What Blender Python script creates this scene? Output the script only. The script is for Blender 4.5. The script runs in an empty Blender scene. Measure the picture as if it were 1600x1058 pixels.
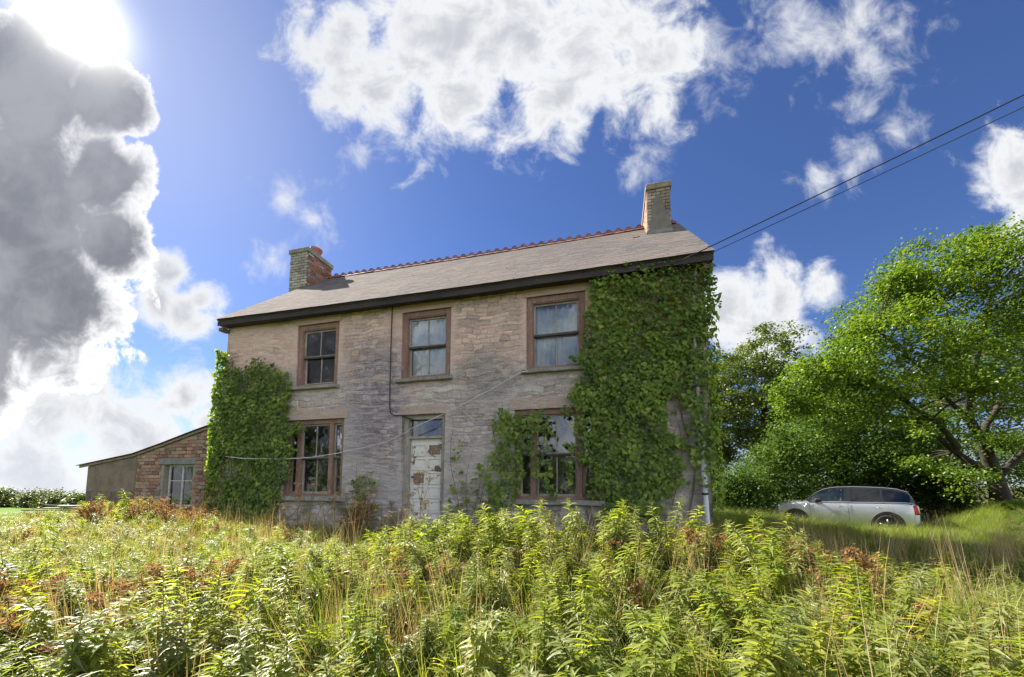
import bpy, bmesh, math, random
import numpy as np
from mathutils import Matrix, Vector
random.seed(7); RNG = np.random.default_rng(7)
sc = bpy.context.scene
COL = sc.collection
rad = math.radians

# ------------------------------------------------------------------ camera
FPX, CX, CY, PITCH, YAW, ROLL = 575.98, 815.37, 711.79, .0785, .2495, .0042
CAM = np.array([3.4694, -7.3563, 1.192])
_c, _s = math.cos(YAW), math.sin(YAW)
R0 = np.array([_c, _s, 0.]); FW = np.array([-_s*math.cos(PITCH), _c*math.cos(PITCH), math.sin(PITCH)]); U0 = np.cross(R0, FW)
RT = R0*math.cos(ROLL) + U0*math.sin(ROLL); UPV = -R0*math.sin(ROLL) + U0*math.cos(ROLL)
cam = bpy.data.cameras.new('camera'); co = bpy.data.objects.new('camera', cam); COL.objects.link(co); sc.camera = co
cam.sensor_width = 36; cam.lens = FPX/1600*36; cam.shift_x = -(CX-800)/1600; cam.shift_y = (CY-529)/1600
cam.clip_start = .05; cam.clip_end = 3000
co.matrix_world = Matrix(((RT[0], UPV[0], -FW[0], CAM[0]), (RT[1], UPV[1], -FW[1], CAM[1]), (RT[2], UPV[2], -FW[2], CAM[2]), (0, 0, 0, 1)))
def rayd(x, y): return FW + RT*(x-CX)/FPX - UPV*(y-CY)/FPX
def at(x, y, d): return CAM + rayd(x, y)*d
def project(P):
    d = np.asarray(P) - CAM; z = d@FW
    return CX + FPX*(d@RT)/z, CY - FPX*(d@UPV)/z, z

# ------------------------------------------------------------------ light, sky, exposure
SUN_EL, SUN_AZ = rad(40), rad(-68)            # azimuth from +Y towards +X
SUND = np.array([math.sin(SUN_AZ)*math.cos(SUN_EL), math.cos(SUN_AZ)*math.cos(SUN_EL), math.sin(SUN_EL)])
sl = bpy.data.lights.new('sun', 'SUN'); sl.energy = 5.0; sl.angle = rad(.6); sl.color = (1, .93, .82)
so = bpy.data.objects.new('sun', sl); COL.objects.link(so)
so.rotation_euler = Vector(SUND).to_track_quat('Z', 'Y').to_euler()
sc.view_settings.view_transform = 'Standard'; sc.view_settings.look = 'None'
sc.view_settings.exposure = 1.8; sc.view_settings.gamma = 1; sc.view_settings.use_curve_mapping = False
sc.render.engine = 'CYCLES'
sc.cycles.use_denoising = True
sc.cycles.max_bounces = 8; sc.cycles.diffuse_bounces = 3; sc.cycles.glossy_bounces = 3; sc.cycles.transparent_max_bounces = 12; sc.cycles.transmission_bounces = 4
sc.cycles.caustics_reflective = False; sc.cycles.caustics_refractive = False; sc.cycles.sample_clamp_indirect = 6

class NT:
    """small helper for node trees"""
    def __init__(s, tree): s.t = tree; s.n = tree.nodes; s.l = tree.links
    def new(s, typ, **kw):
        n = s.n.new(typ)
        for k, v in kw.items(): setattr(n, k, v)
        return n
    def put(s, sock, v):
        if hasattr(v, 'is_output') or hasattr(v, 'links'): s.l.new(v, sock)
        elif isinstance(v, np.ndarray): sock.default_value = tuple(float(x) for x in v)
        else: sock.default_value = v
    def math(s, op, a, b=0., c=None, clamp=False):
        n = s.new('ShaderNodeMath', operation=op, use_clamp=clamp); s.put(n.inputs[0], a); s.put(n.inputs[1], b)
        if c is not None: s.put(n.inputs[2], c)
        return n.outputs[0]
    def dot(s, a, b):
        n = s.new('ShaderNodeVectorMath', operation='DOT_PRODUCT'); s.put(n.inputs[0], a); s.put(n.inputs[1], b); return n.outputs['Value']
    def vmath(s, op, a, b):
        n = s.new('ShaderNodeVectorMath', operation=op); s.put(n.inputs[0], a); s.put(n.inputs[1], b); return n.outputs[0]
    def noise(s, vec, scale, detail=4, rough=.55, lac=2., dist=0.):
        n = s.new('ShaderNodeTexNoise'); s.put(n.inputs['Vector'], vec)
        for k, v in (('Scale', scale), ('Detail', detail), ('Roughness', rough), ('Lacunarity', lac), ('Distortion', dist)): n.inputs[k].default_value = v
        return n.outputs['Fac']
    def mix(s, f, a, b, blend='MIX'):
        n = s.new('ShaderNodeMix', data_type='RGBA', blend_type=blend); s.put(n.inputs[0], f)
        for so_, v in ((n.inputs[6], a), (n.inputs[7], b)):
            s.put(so_, (*v, 1) if isinstance(v, tuple) and len(v) == 3 else v)
        return n.outputs[2]
    def step(s, v, a, b, c=0., d=1.):
        n = s.new('ShaderNodeMapRange', interpolation_type='SMOOTHSTEP'); s.put(n.inputs[0], v)
        for i, q in enumerate((a, b, c, d)): s.put(n.inputs[i+1], q)
        return n.outputs[0]
    def ramp(s, f, stops):
        n = s.new('ShaderNodeValToRGB'); s.put(n.inputs[0], f); e = n.color_ramp.elements
        while len(e) < len(stops): e.new(.5)
        for q, (p, c) in zip(e, stops): q.position = p; q.color = (*c, 1)
        return n.outputs[0]

world = bpy.data.worlds.new('World'); sc.world = world; world.use_nodes = True
w = NT(world.node_tree); w.n.clear()
sky = w.new('ShaderNodeTexSky', sky_type='NISHITA', sun_disc=False)
sky.sun_elevation = SUN_EL; sky.sun_rotation = SUN_AZ; sky.air_density = 1.; sky.dust_density = .3; sky.ozone_density = 3.
D = w.new('ShaderNodeTexCoord').outputs['Generated']
D = w.vmath('NORMALIZE', D, (0, 0, 0))
base = w.mix(1., sky.outputs[0], (.265, .32, .465), 'MULTIPLY')
def gray(v):
    n = w.new('ShaderNodeCombineXYZ')
    for i in range(3): w.put(n.inputs[i], v)
    return n.outputs[0]
# cloud field: fixed in world directions, mapped on an upright plane far out towards the house side
sepD = w.new('ShaderNodeSeparateXYZ'); w.put(sepD.inputs[0], D); Z = sepD.outputs[2]
wq = w.math('MAXIMUM', w.math('ABSOLUTE', w.dot(D, FW)), .30)
comb = w.new('ShaderNodeCombineXYZ'); w.put(comb.inputs[0], w.math('DIVIDE', w.dot(D, RT), wq)); w.put(comb.inputs[1], w.math('DIVIDE', w.dot(D, UPV), wq))
Q = comb.outputs[0]
n_big = w.noise(Q, 3.4, 3, .5, 2.1, .2)
n_fine = w.noise(Q, 8.5, 9, .60, 2.1, .35)
def union(lst):
    """soft cloud seats (px, py, radius): 1 in the middle, 0 at the rim, negative outside"""
    o = None
    for px, py, r in lst:
        n = w.new('ShaderNodeVectorMath', operation='DISTANCE'); w.put(n.inputs[0], Q); w.put(n.inputs[1], ((px-CX)/FPX, (CY-py)/FPX, 0.))
        b = w.math('MULTIPLY_ADD', n.outputs['Value'], float(-FPX/r), 1.)
        o = b if o is None else w.math('MAXIMUM', o, b)
    return o
B_white = union([(530, 70, 95), (590, 120, 110), (680, 60, 170), (800, 40, 190), (920, 60, 170), (1020, 80, 95), (880, 140, 100), (720, 140, 110), (900, 190, 50), (262, 430, 48), (245, 470, 55), (290, 490, 62), (315, 470, 40),
    (1140, 485, 75), (1215, 465, 72), (1280, 452, 48), (1180, 510, 90), (1580, 260, 75), (1620, 330, 95), (60, 640, 120), (170, 650, 85), (290, 620, 62), (330, 660, 45), (148, 515, 50), (40, 730, 150), (230, 700, 110), (120, 590, 70)])
B_wisp = union([(440, 320, 50), (490, 345, 55), (425, 405, 40), (1020, 250, 50), (985, 275, 30), (1250, 30, 110), (1350, 30, 130), (1350, 110, 70), (1340, 160, 45), (1400, 205, 50), (1350, 245, 60), (1270, 290, 50), (1110, 90, 90), (1090, 140, 50), (560, 235, 35)])
B_dark = union([(60, 150, 125), (20, 90, 90), (150, 150, 80), (195, 165, 58), (20, 310, 200), (155, 280, 88), (170, 380, 76), (50, 450, 180), (-120, 300, 260), (-100, 540, 200)])
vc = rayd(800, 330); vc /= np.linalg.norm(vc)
away = w.step(w.dot(D, vc), .50, .28)           # unseen random cloud beyond the view, thickened to brighten the shaded facade
fb = w.math('SUBTRACT', n_fine, .5); bb = w.math('SUBTRACT', n_big, .5)
edge = w.math('MULTIPLY_ADD', fb, 2.3, w.math('MULTIPLY', bb, .8))
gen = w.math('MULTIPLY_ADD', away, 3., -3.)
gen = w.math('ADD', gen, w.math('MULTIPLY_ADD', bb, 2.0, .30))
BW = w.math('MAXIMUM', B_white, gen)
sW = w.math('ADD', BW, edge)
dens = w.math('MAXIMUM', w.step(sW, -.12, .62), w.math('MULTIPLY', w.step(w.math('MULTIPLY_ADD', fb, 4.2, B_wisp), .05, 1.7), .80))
sD = w.math('MULTIPLY_ADD', B_dark, 1.5, w.math('MULTIPLY', edge, .75))
dD = w.step(sD, .02, .20)
sd = w.dot(D, SUND)
fill_gain = w.step(sd, .05, -.65, 1., 4.2)            # gain on mostly unseen clouds opposite the sun, added to brighten the facade
white = w.mix(w.step(sW, .35, 1.25), (3.25, 3.3, 3.35), (2.0, 2.07, 2.25))
dbody = w.mix(w.step(w.math('MULTIPLY_ADD', fb, .7, n_big), .32, .70), (.66, .70, .82), (1.25, 1.28, 1.39))
dark = w.mix(w.step(sD, .14, .75), (4.0, 4.0, 4.1), dbody)
white = w.mix(1., white, gray(fill_gain), 'MULTIPLY')
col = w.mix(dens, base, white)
col = w.mix(dD, col, dark)
sdp = w.math('MAXIMUM', sd, 0.)
col = w.mix(w.math('MULTIPLY', w.math('POWER', sdp, 20.), .38), col, (1.75, 1.85, 2.15))      # aureole round the sun behind the cloud edge
col = w.mix(w.math('MULTIPLY', w.math('POWER', sdp, 1100.), 1.4, clamp=True), col, (7., 6.9, 6.6))
col = w.mix(w.step(Z, .16, -.02, 0., .5), col, (3.0, 3.15, 3.4))
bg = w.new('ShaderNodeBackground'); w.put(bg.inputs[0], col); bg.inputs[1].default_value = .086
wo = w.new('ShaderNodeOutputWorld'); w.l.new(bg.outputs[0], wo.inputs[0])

# ------------------------------------------------------------------ numpy noise
def _hash(i, j, k, seed):
    h = (i.astype(np.int64)*374761393 + j.astype(np.int64)*668265263 + k.astype(np.int64)*2147483647 + seed*1274126177) & 0xffffffff
    h = ((h ^ (h >> 13))*1274126177) & 0xffffffff
    return ((h ^ (h >> 16)) & 0xffffff)/float(0xffffff)
def vnoise(x, y, seed=0):
    x = np.asarray(x, float); y = np.asarray(y, float)
    i = np.floor(x); j = np.floor(y); fx = x-i; fy = y-j; fx = fx*fx*(3-2*fx); fy = fy*fy*(3-2*fy); k = np.zeros_like(i)
    a = _hash(i, j, k, seed); b = _hash(i+1, j, k, seed); c = _hash(i, j+1, k, seed); d = _hash(i+1, j+1, k, seed)
    return (a*(1-fx)+b*fx)*(1-fy) + (c*(1-fx)+d*fx)*fy
def fbm(x, y, oct=4, seed=0, gain=.5):
    v = 0; a = 1; t = 0
    for o in range(oct): v = v + a*vnoise(np.asarray(x)*2**o, np.asarray(y)*2**o, seed+o*17); t += a; a *= gain
    return v/t
def sstep(v, a, b):
    t = np.clip((np.asarray(v, float)-a)/(b-a), 0, 1); return t*t*(3-2*t)

# ------------------------------------------------------------------ objects
def tag(o, label=None, cat=None, group=None, kind=None):
    if label: o['label'] = label
    if cat: o['category'] = cat
    if group: o['group'] = group
    if kind: o['kind'] = kind
    return o
def empty(name, loc=(0, 0, 0), rz=0.):
    o = bpy.data.objects.new(name, None); COL.objects.link(o); o.location = loc; o.rotation_euler = (0, 0, rz); o.empty_display_size = .2; return o
def link(name, me, parent=None, loc=None, rot=None, scl=None):
    o = bpy.data.objects.new(name, me); COL.objects.link(o)
    if parent: o.parent = parent
    if loc is not None: o.location = tuple(float(v) for v in loc)
    if rot is not None: o.rotation_euler = rot
    if scl is not None: o.scale = scl
    return o
def np_mesh(name, V, F, mat=None, rnd=None, smooth=False):
    V = np.asarray(V, np.float32); F = np.asarray(F, np.int32); me = bpy.data.meshes.new(name); k = F.shape[1]
    me.vertices.add(len(V)); me.vertices.foreach_set('co', V.ravel())
    me.loops.add(F.size); me.loops.foreach_set('vertex_index', F.ravel())
    me.polygons.add(len(F)); me.polygons.foreach_set('loop_start', np.arange(0, F.size, k, dtype=np.int32)); me.polygons.foreach_set('loop_total', np.full(len(F), k, np.int32))
    if smooth: me.polygons.foreach_set('use_smooth', np.ones(len(F), bool))
    me.update(calc_edges=True)
    if rnd is not None:
        at_ = me.attributes.new('rnd', 'FLOAT', 'FACE'); at_.data.foreach_set('value', np.asarray(rnd, np.float32))
    if mat: me.materials.append(mat)
    return me
class MB:
    def __init__(s): s.v = []; s.f = []
    def add(s, V, F):
        n = len(s.v); s.v += [tuple(float(c) for c in p) for p in V]; s.f += [tuple(n+i for i in f) for f in F]; return s
    def box(s, x0, x1, y0, y1, z0, z1):
        return s.add([(x0, y0, z0), (x1, y0, z0), (x1, y1, z0), (x0, y1, z0), (x0, y0, z1), (x1, y0, z1), (x1, y1, z1), (x0, y1, z1)],
                     [(0, 3, 2, 1), (4, 5, 6, 7), (0, 1, 5, 4), (1, 2, 6, 5), (2, 3, 7, 6), (3, 0, 4, 7)])
    def prism(s, poly, y0, y1):          # polygon in x,z extruded along y
        n = len(poly); V = [(x, y0, z) for x, z in poly] + [(x, y1, z) for x, z in poly]
        return s.add(V, [tuple(range(n)), tuple(range(2*n-1, n-1, -1))] + [(i, i+n, (i+1) % n+n, (i+1) % n) for i in range(n)])
    def tube(s, P, r, seg=6, cap=True):
        P = [Vector(p) for p in P]; n = len(P); r = r if hasattr(r, '__len__') else [r]*n; base = len(s.v); up = Vector((.31, .22, .92))
        for i, p in enumerate(P):
            t = (P[min(i+1, n-1)] - P[max(i-1, 0)]).normalized(); a = t.cross(up)
            if a.length < .05: a = t.cross(Vector((1, 0, 0)))
            a.normalize(); b = t.cross(a)
            for k in range(seg):
                an = 2*math.pi*k/seg; s.v.append(tuple(p + (a*math.cos(an) + b*math.sin(an))*r[i]))
        for i in range(n-1):
            for k in range(seg):
                k2 = (k+1) % seg; s.f.append((base+i*seg+k, base+i*seg+k2, base+(i+1)*seg+k2, base+(i+1)*seg+k))
        if cap: s.f.append(tuple(base+k for k in range(seg))[::-1]); s.f.append(tuple(base+(n-1)*seg+k for k in range(seg)))
        return s
    def mesh(s, name, mat=None, smooth=False, bevel=0., seg=1):
        me = bpy.data.meshes.new(name); me.from_pydata(s.v, [], s.f)
        if bevel:
            bm = bmesh.new(); bm.from_mesh(me); bmesh.ops.bevel(bm, geom=list(bm.edges), offset=bevel, segments=seg, affect='EDGES', profile=.5, clamp_overlap=True); bm.to_mesh(me); bm.free()
        else:
            bm = bmesh.new(); bm.from_mesh(me); bmesh.ops.recalc_face_normals(bm, faces=bm.faces); bm.to_mesh(me); bm.free()
        if smooth:
            for p in me.polygons: p.use_smooth = True
        if mat: me.materials.append(mat)
        return me
    def build(s, name, mat, parent=None, **kw): return link(name, s.mesh(name, mat, **kw), parent)

# ------------------------------------------------------------------ materials
def new_mat(name):
    m = bpy.data.materials.new(name); m.use_nodes = True; t = NT(m.node_tree); t.n.clear()
    out = t.new('ShaderNodeOutputMaterial'); b = t.new('ShaderNodeBsdfPrincipled'); t.l.new(b.outputs[0], out.inputs[0])
    return m, t, b, out
def objco(t): return t.new('ShaderNodeTexCoord').outputs['Object']
def bump(t, b, h, strength=.4, dist=.02):
    n = t.new('ShaderNodeBump'); n.inputs['Strength'].default_value = strength; n.inputs['Distance'].default_value = dist; t.put(n.inputs['Height'], h); t.l.new(n.outputs[0], b.inputs['Normal'])
def mottled(name, c1, c2, c3=None, scale=6, rough=.85, bstr=.3, bdist=.01, rand=.25, stretch=(1, 1, 1), metal=0., fine=40, world=False):
    m, t, b, _ = new_mat(name); v = t.new('ShaderNodeNewGeometry').outputs['Position'] if world else objco(t)
    v = t.vmath('MULTIPLY', v, stretch)
    oi = t.new('ShaderNodeObjectInfo').outputs['Random']
    v = t.vmath('ADD', v, t.vmath('MULTIPLY', (17., 31., 5.), t_vec(t, oi)))
    n1 = t.noise(v, scale, 6, .6); n2 = t.noise(v, fine, 4, .6)
    c = t.mix(t.step(n1, .35, .65), c1, c2)
    if c3: c = t.mix(t.step(n2, .55, .68), c, c3)
    k = t.math('ADD', t.math('MULTIPLY', t.math('SUBTRACT', oi, .5), rand*2), 1.)
    c = t.mix(1., c, t_vec(t, k), 'MULTIPLY')
    t.put(b.inputs['Base Color'], c); b.inputs['Roughness'].default_value = rough; b.inputs['Metallic'].default_value = metal
    if bstr: bump(t, b, t.math('ADD', n1, t.math('MULTIPLY', n2, .5)), bstr, bdist)
    return m
def t_vec(t, s):
    n = t.new('ShaderNodeCombineXYZ')
    for i in range(3): t.put(n.inputs[i], s)
    return n.outputs[0]
def leaf_mat(name, stops, trans=.45, tint=(1.5, 1.6, .5), rough=.42, spec=.5, ob=.35, bumpy=0.):
    m, t, b, out = new_mat(name)
    at_ = t.new('ShaderNodeAttribute', attribute_name='rnd').outputs['Fac']
    oi = t.new('ShaderNodeObjectInfo').outputs['Random']
    f = t.math('ADD', t.math('MULTIPLY', at_, 1-ob), t.math('MULTIPLY', oi, ob))
    c = t.ramp(f, stops)
    t.put(b.inputs['Base Color'], c); b.inputs['Roughness'].default_value = rough; b.inputs['Specular IOR Level'].default_value = spec
    tr = t.new('ShaderNodeBsdfTranslucent'); t.put(tr.inputs[0], t.mix(1., c, tint, 'MULTIPLY'))
    mx = t.new('ShaderNodeMixShader'); mx.inputs[0].default_value = trans; t.l.new(b.outputs[0], mx.inputs[1]); t.l.new(tr.outputs[0], mx.inputs[2]); t.l.new(mx.outputs[0], out.inputs[0])
    return m
M = {}
def mk_facade():
    m, t, b, _ = new_mat('weathered lime render on rubble'); P = objco(t)
    sp = t.new('ShaderNodeSeparateXYZ'); t.put(sp.inputs[0], P); z = sp.outputs[2]; x = sp.outputs[0]
    big = t.noise(P, .55, 5, .6, 2., .4); mid = t.noise(t.vmath('MULTIPLY', P, (1., 1., 3.2)), 3.0, 8, .70, 2., .3); fine = t.noise(t.vmath('MULTIPLY', P, (1., 1., 2.)), 26, 5, .65)
    tan = t.mix(t.step(mid, .38, .62), (.80, .53, .44), (.85, .67, .56))
    grey = t.mix(t.step(mid, .36, .64), (.50, .44, .43), (.70, .63, .59))
    lil = t.mix(t.step(mid, .4, .6), (.27, .24, .29), (.50, .44, .48))
    zz = t.math('ADD', z, t.math('MULTIPLY', t.math('SUBTRACT', big, .5), 4.2))
    zz = t.math('ADD', zz, t.math('MULTIPLY', t.math('SUBTRACT', mid, .5), 1.3))
    c = t.mix(t.step(zz, 3.1, 4.5), grey, tan)
    # darker, rain washed sheet between the left and middle windows
    xl = t.step(t.math('ABSOLUTE', t.math('ADD', t.math('ADD', x, 1.9), t.math('MULTIPLY', t.math('SUBTRACT', mid, .5), 1.5))), .2, 1.3, 1., 0.)
    c = t.mix(t.math('MULTIPLY', t.math('MULTIPLY', xl, t.step(z, 5.0, 3.9)), .9), c, lil)
    xr_ = t.step(t.math('ABSOLUTE', t.math('ADD', t.math('ADD', x, -.85), t.math('MULTIPLY', t.math('SUBTRACT', mid, .5), 1.6))), .15, 1.0, 1., 0.); zr_ = t.step(t.math('ABSOLUTE', t.math('ADD', t.math('ADD', z, -3.55), t.math('MULTIPLY', t.math('SUBTRACT', big, .5), 1.4))), .1, .9, 1., 0.)
    c = t.mix(t.math('MULTIPLY', t.math('MULTIPLY', xr_, zr_), .85), c, t.mix(t.step(mid, .4, .6), (.25, .225, .225), (.45, .405, .39)))
    low = t.step(t.math('ADD', z, t.math('MULTIPLY', t.math('SUBTRACT', big, .5), 1.6)), 2.5, 1.2)
    c = t.mix(t.math('MULTIPLY', low, .55), c, t.mix(t.step(mid, .4, .6), (.60, .55, .51), (.74, .69, .63)))
    ylw = t.math('MULTIPLY', t.step(t.math('ADD', z, t.math('MULTIPLY', t.math('SUBTRACT', mid, .5), .9)), 4.95, 5.5), .75)
    c = t.mix(ylw, c, (.62, .54, .36))
    str_ = t.noise(t.vmath('MULTIPLY', P, (1., 1., 3.6)), 11., 6, .72, 2.2, .4); c = t.mix(t.math('MULTIPLY', t.step(str_, .45, .34), .45), c, t.mix(.5, c, (.10, .085, .085))); c = t.mix(t.math('MULTIPLY', t.step(str_, .54, .68), .45), c, (.78, .68, .60))
    A_ = lambda nm: t.new('ShaderNodeAttribute', attribute_name=nm).outputs['Fac']
    tv = A_('tone'); c = t.mix(1., c, t_vec(t, t.math('MULTIPLY_ADD', tv, .50, .77)), 'MULTIPLY')
    t2 = A_('tone2'); c = t.mix(t.step(t2, .62, 1., 0., .40), c, (.50, .43, .47)); c = t.mix(t.step(t2, .38, 0., 0., .45), c, (.80, .58, .46))
    jn = A_('joint'); c = t.mix(t.math('MULTIPLY', jn, .55), c, t.mix(t.step(fine, .42, .58), (.17, .15, .14), (.62, .57, .51)))
    pits = t.step(fine, .42, .30); c = t.mix(t.math('MULTIPLY', pits, .55), c, (.15, .13, .12))
    ck = t.noise(t.vmath('MULTIPLY', P, (1., 1., 3.)), 7., 7, .7, 2.2, 1.2); c = t.mix(t.math('MULTIPLY', t.step(ck, .40, .33), .5), c, (.14, .115, .105))
    spk = t.noise(P, 38, 2, .5); c = t.mix(t.math('MULTIPLY', t.step(spk, .635, .68), t.step(z, 4.8, 3.2, .2, .9)), c, (.72, .70, .66))
    moss = t.math('MULTIPLY', t.step(t.noise(P, 3.2, 5, .6), .56, .70), t.step(z, 5.0, 5.55)); c = t.mix(moss, c, (.12, .13, .045))
    damp = t.math('MULTIPLY', t.step(t.noise(P, 2., 5, .6), .46, .62), t.step(z, 1.5, .5)); c = t.mix(t.math('MULTIPLY', damp, .7), c, (.13, .145, .09))
    t.put(b.inputs['Base Color'], c); b.inputs['Roughness'].default_value = .95; b.inputs['Specular IOR Level'].default_value = .15
    bump(t, b, t.math('ADD', t.math('ADD', t.math('MULTIPLY', mid, .8), t.math('MULTIPLY', fine, .55)), t.math('MULTIPLY', t.math('ADD', ck, str_), .9)), 1., .04)
    return m
M['facade'] = mk_facade()
M['band'] = mottled('smooth lime band', (.46, .38, .28), (.37, .31, .235), (.20, .18, .13), 3, .95, .3, .01, .06)
M['gable'] = mottled('gable render', (.36, .31, .26), (.26, .23, .21), None, 2, .95, .4, .02, .05)
M['inside'] = mottled('dingy plaster', (.26, .24, .21), (.18, .165, .15), None, 1.5, .95, .1, .01, .05)
M['floorb'] = mottled('dark floorboards', (.10, .07, .05), (.06, .045, .035), None, 2, .8, .1, .01, .05)
M['frame'] = mottled('flaking brown paint', (.28, .165, .13), (.21, .125, .10), (.36, .28, .235), 5, .75, .3, .004, .08, (1, 1, .3), fine=30)
M['sash'] = mottled('grey weathered sash', (.42, .39, .35), (.30, .27, .24), (.16, .13, .11), 9, .8, .3, .003, .1, (1, 1, .4))
M['rail'] = mottled('dark rail', (.045, .04, .038), (.08, .07, .065), None, 9, .6, .2, .003, .1)  # near black, much darker than the sashes
M['sill'] = mottled('lichened slate sill', (.30, .28, .25), (.20, .19, .17), (.48, .46, .38), 6, .95, .5, .006, .1)
M['fascia'] = mottled('rotten tarred fascia', (.022, .018, .018), (.045, .034, .032), (.075, .05, .042), 3, .75, .4, .006, .1, (.4, 1, 1))
M['deck'] = mottled('roof underlay', (.07, .06, .055), (.05, .045, .04), None, 3, .9, .2, .01, .05)
def mk_slate():
    m, t, b, _ = new_mat('old slate'); P = t.new('ShaderNodeNewGeometry').outputs['Position']
    oi = t.new('ShaderNodeObjectInfo').outputs['Random']; at_ = t.new('ShaderNodeAttribute', attribute_name='rnd').outputs['Fac']
    r = t.math('FRACT', t.math('ADD', t.math('MULTIPLY', oi, 7.3), at_))
    n1 = t.noise(P, .8, 5, .6); n2 = t.noise(P, 22, 5, .65); n3 = t.noise(P, 2.4, 6, .65)
    c = t.mix(t.step(n1, .35, .65), (.185, .160, .148), (.150, .136, .133)); c = t.mix(1., c, t_vec(t, t.math('MULTIPLY_ADD', r, .24, .88)), 'MULTIPLY')
    c = t.mix(t.math('MULTIPLY', t.step(n3, .54, .68), .45), c, (.20, .185, .13)); c = t.mix(t.math('MULTIPLY', t.step(n2, .58, .68), .35), c, (.26, .24, .20))
    t.put(b.inputs['Base Color'], c); b.inputs['Roughness'].default_value = 1.; b.inputs['Specular IOR Level'].default_value = .03; bump(t, b, n2, .12, .003); return m
M['slate'] = mk_slate()
M['ridge'] = mottled('terracotta ridge tile', (.30, .115, .085), (.21, .085, .065), (.22, .17, .12), 9, .75, .3, .004, .2)
M['mortar'] = mottled('old mortar', (.34, .32, .28), (.26, .245, .215), None, 9, .95, .5, .006, .05)
M['mortar_dark'] = mottled('sooty mortar', (.16, .15, .14), (.11, .105, .10), None, 9, .95, .5, .006, .05)
M['brick_red'] = mottled('red brick', (.32, .15, .10), (.24, .12, .085), (.16, .10, .08), 12, .9, .5, .004, .4)
M['brick_grey'] = mottled('grey stock brick', (.42, .385, .33), (.29, .265, .23), (.11, .11, .085), 8, .9, .5, .004, .35)
M['brick_buff'] = mottled('buff brick', (.29, .235, .16), (.20, .17, .125), (.11, .10, .08), 8, .9, .5, .004, .3)
M['cement'] = mottled('cement render', (.22, .20, .17), (.16, .145, .125), (.15, .14, .11), 4, .95, .5, .01, .05)
M['block'] = mottled('concrete block', (.25, .195, .15), (.165, .13, .10), (.11, .09, .075), 3, .95, .9, .02, .25)
M['rubble'] = mottled('red sandstone rubble', (.38, .185, .13), (.30, .20, .155), (.19, .13, .10), 6, .92, .6, .010, .42)
M['rubble2'] = mottled('tan rubble', (.38, .29, .21), (.29, .215, .16), (.19, .15, .12), 6, .92, .6, .010, .35)
M['tin'] = mottled('rusty corrugated sheet', (.14, .11, .10), (.22, .16, .13), (.30, .29, .28), 4, .7, .2, .004, .1)
M['lintel'] = mottled('grey concrete lintel', (.27, .27, .26), (.20, .20, .195), None, 6, .9, .3, .004, .05)
M['white_paint'] = mottled('white window paint', (.62, .62, .58), (.50, .50, .46), (.30, .26, .22), 8, .7, .2, .003, .05)
M['pot'] = mottled('terracotta pot', (.40, .16, .10), (.29, .12, .08), (.15, .10, .08), 7, .8, .3, .004, .1)
M['cable'] = mottled('black cable', (.012, .012, .014), (.02, .02, .022), None, 9, .6, 0, .01, .05)
M['wire'] = mottled('pale cable', (.70, .69, .67), (.55, .54, .53), None, 9, .6, 0, .01, .05)
M['pvc'] = mottled('white plastic pipe', (.72, .75, .80), (.62, .65, .70), None, 3, .45, 0, .01, .02)
M['castiron'] = mottled('grey iron pipe', (.22, .20, .19), (.33, .31, .29), (.18, .10, .07), 8, .8, .3, .003, .05)
M['wood'] = mottled('grey old timber', (.21, .165, .115), (.13, .105, .08), None, 4, .9, .5, .006, .3, (1, 6, 6))
M['curtain'] = mottled('net curtain', (.90, .90, .87), (.82, .82, .80), None, 3, .9, 0, .01, .03)
def mk_door():
    m, t, b, _ = new_mat('peeling white door paint'); P = objco(t)
    n = t.noise(P, 7.5, 7, .68, 2.1, .5); n2 = t.noise(P, 2.2, 3, .5); fine = t.noise(P, 60, 3, .6)
    c = t.mix(t.step(fine, .35, .65), (.80, .79, .74), (.68, .67, .63))
    c = t.mix(t.step(t.math('ADD', n, t.math('MULTIPLY', t.math('SUBTRACT', n2, .5), .5)), .56, .585), c, t.mix(t.step(fine, .4, .6), (.30, .19, .13), (.15, .105, .08)))
    t.put(b.inputs['Base Color'], c); b.inputs['Roughness'].default_value = .7; bump(t, b, n, .4, .004); return m
M['door'] = mk_door()
M['bare'] = mottled('bare brown wood panel', (.30, .19, .135), (.24, .155, .115), (.60, .59, .55), 8, .85, .3, .003, .15, (1, 1, .3))
def mk_glass():
    m, t, b, out = new_mat('old window glass')
    gl = t.new('ShaderNodeBsdfGlossy'); gl.inputs['Roughness'].default_value = .04; gl.inputs[0].default_value = (.95, .97, 1, 1)
    tr = t.new('ShaderNodeBsdfTransparent'); tr.inputs[0].default_value = (.92, .95, .96, 1)
    df = t.new('ShaderNodeBsdfDiffuse'); df.inputs[0].default_value = (.45, .45, .43, 1)
    P = objco(t); nz = t.noise(P, 2.5, 3, .5)
    bn = t.new('ShaderNodeBump'); bn.inputs['Strength'].default_value = .12; bn.inputs['Distance'].default_value = .05; t.put(bn.inputs['Height'], nz); t.l.new(bn.outputs[0], gl.inputs['Normal'])
    fr = t.new('ShaderNodeFresnel'); fr.inputs[0].default_value = 1.52
    f = t.math('ADD', t.math('MULTIPLY', fr.outputs[0], 1.5), .02, clamp=True)
    m1 = t.new('ShaderNodeMixShader'); t.put(m1.inputs[0], f); t.l.new(tr.outputs[0], m1.inputs[1]); t.l.new(gl.outputs[0], m1.inputs[2])
    m2 = t.new('ShaderNodeMixShader'); t.put(m2.inputs[0], t.step(t.noise(P, 5, 5, .65), .48, .75, .01, .10)); t.l.new(m1.outputs[0], m2.inputs[1]); t.l.new(df.outputs[0], m2.inputs[2])
    t.l.new(m2.outputs[0], out.inputs[0]); return m
M['glass'] = mk_glass()
G = lambda *c: c
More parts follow.
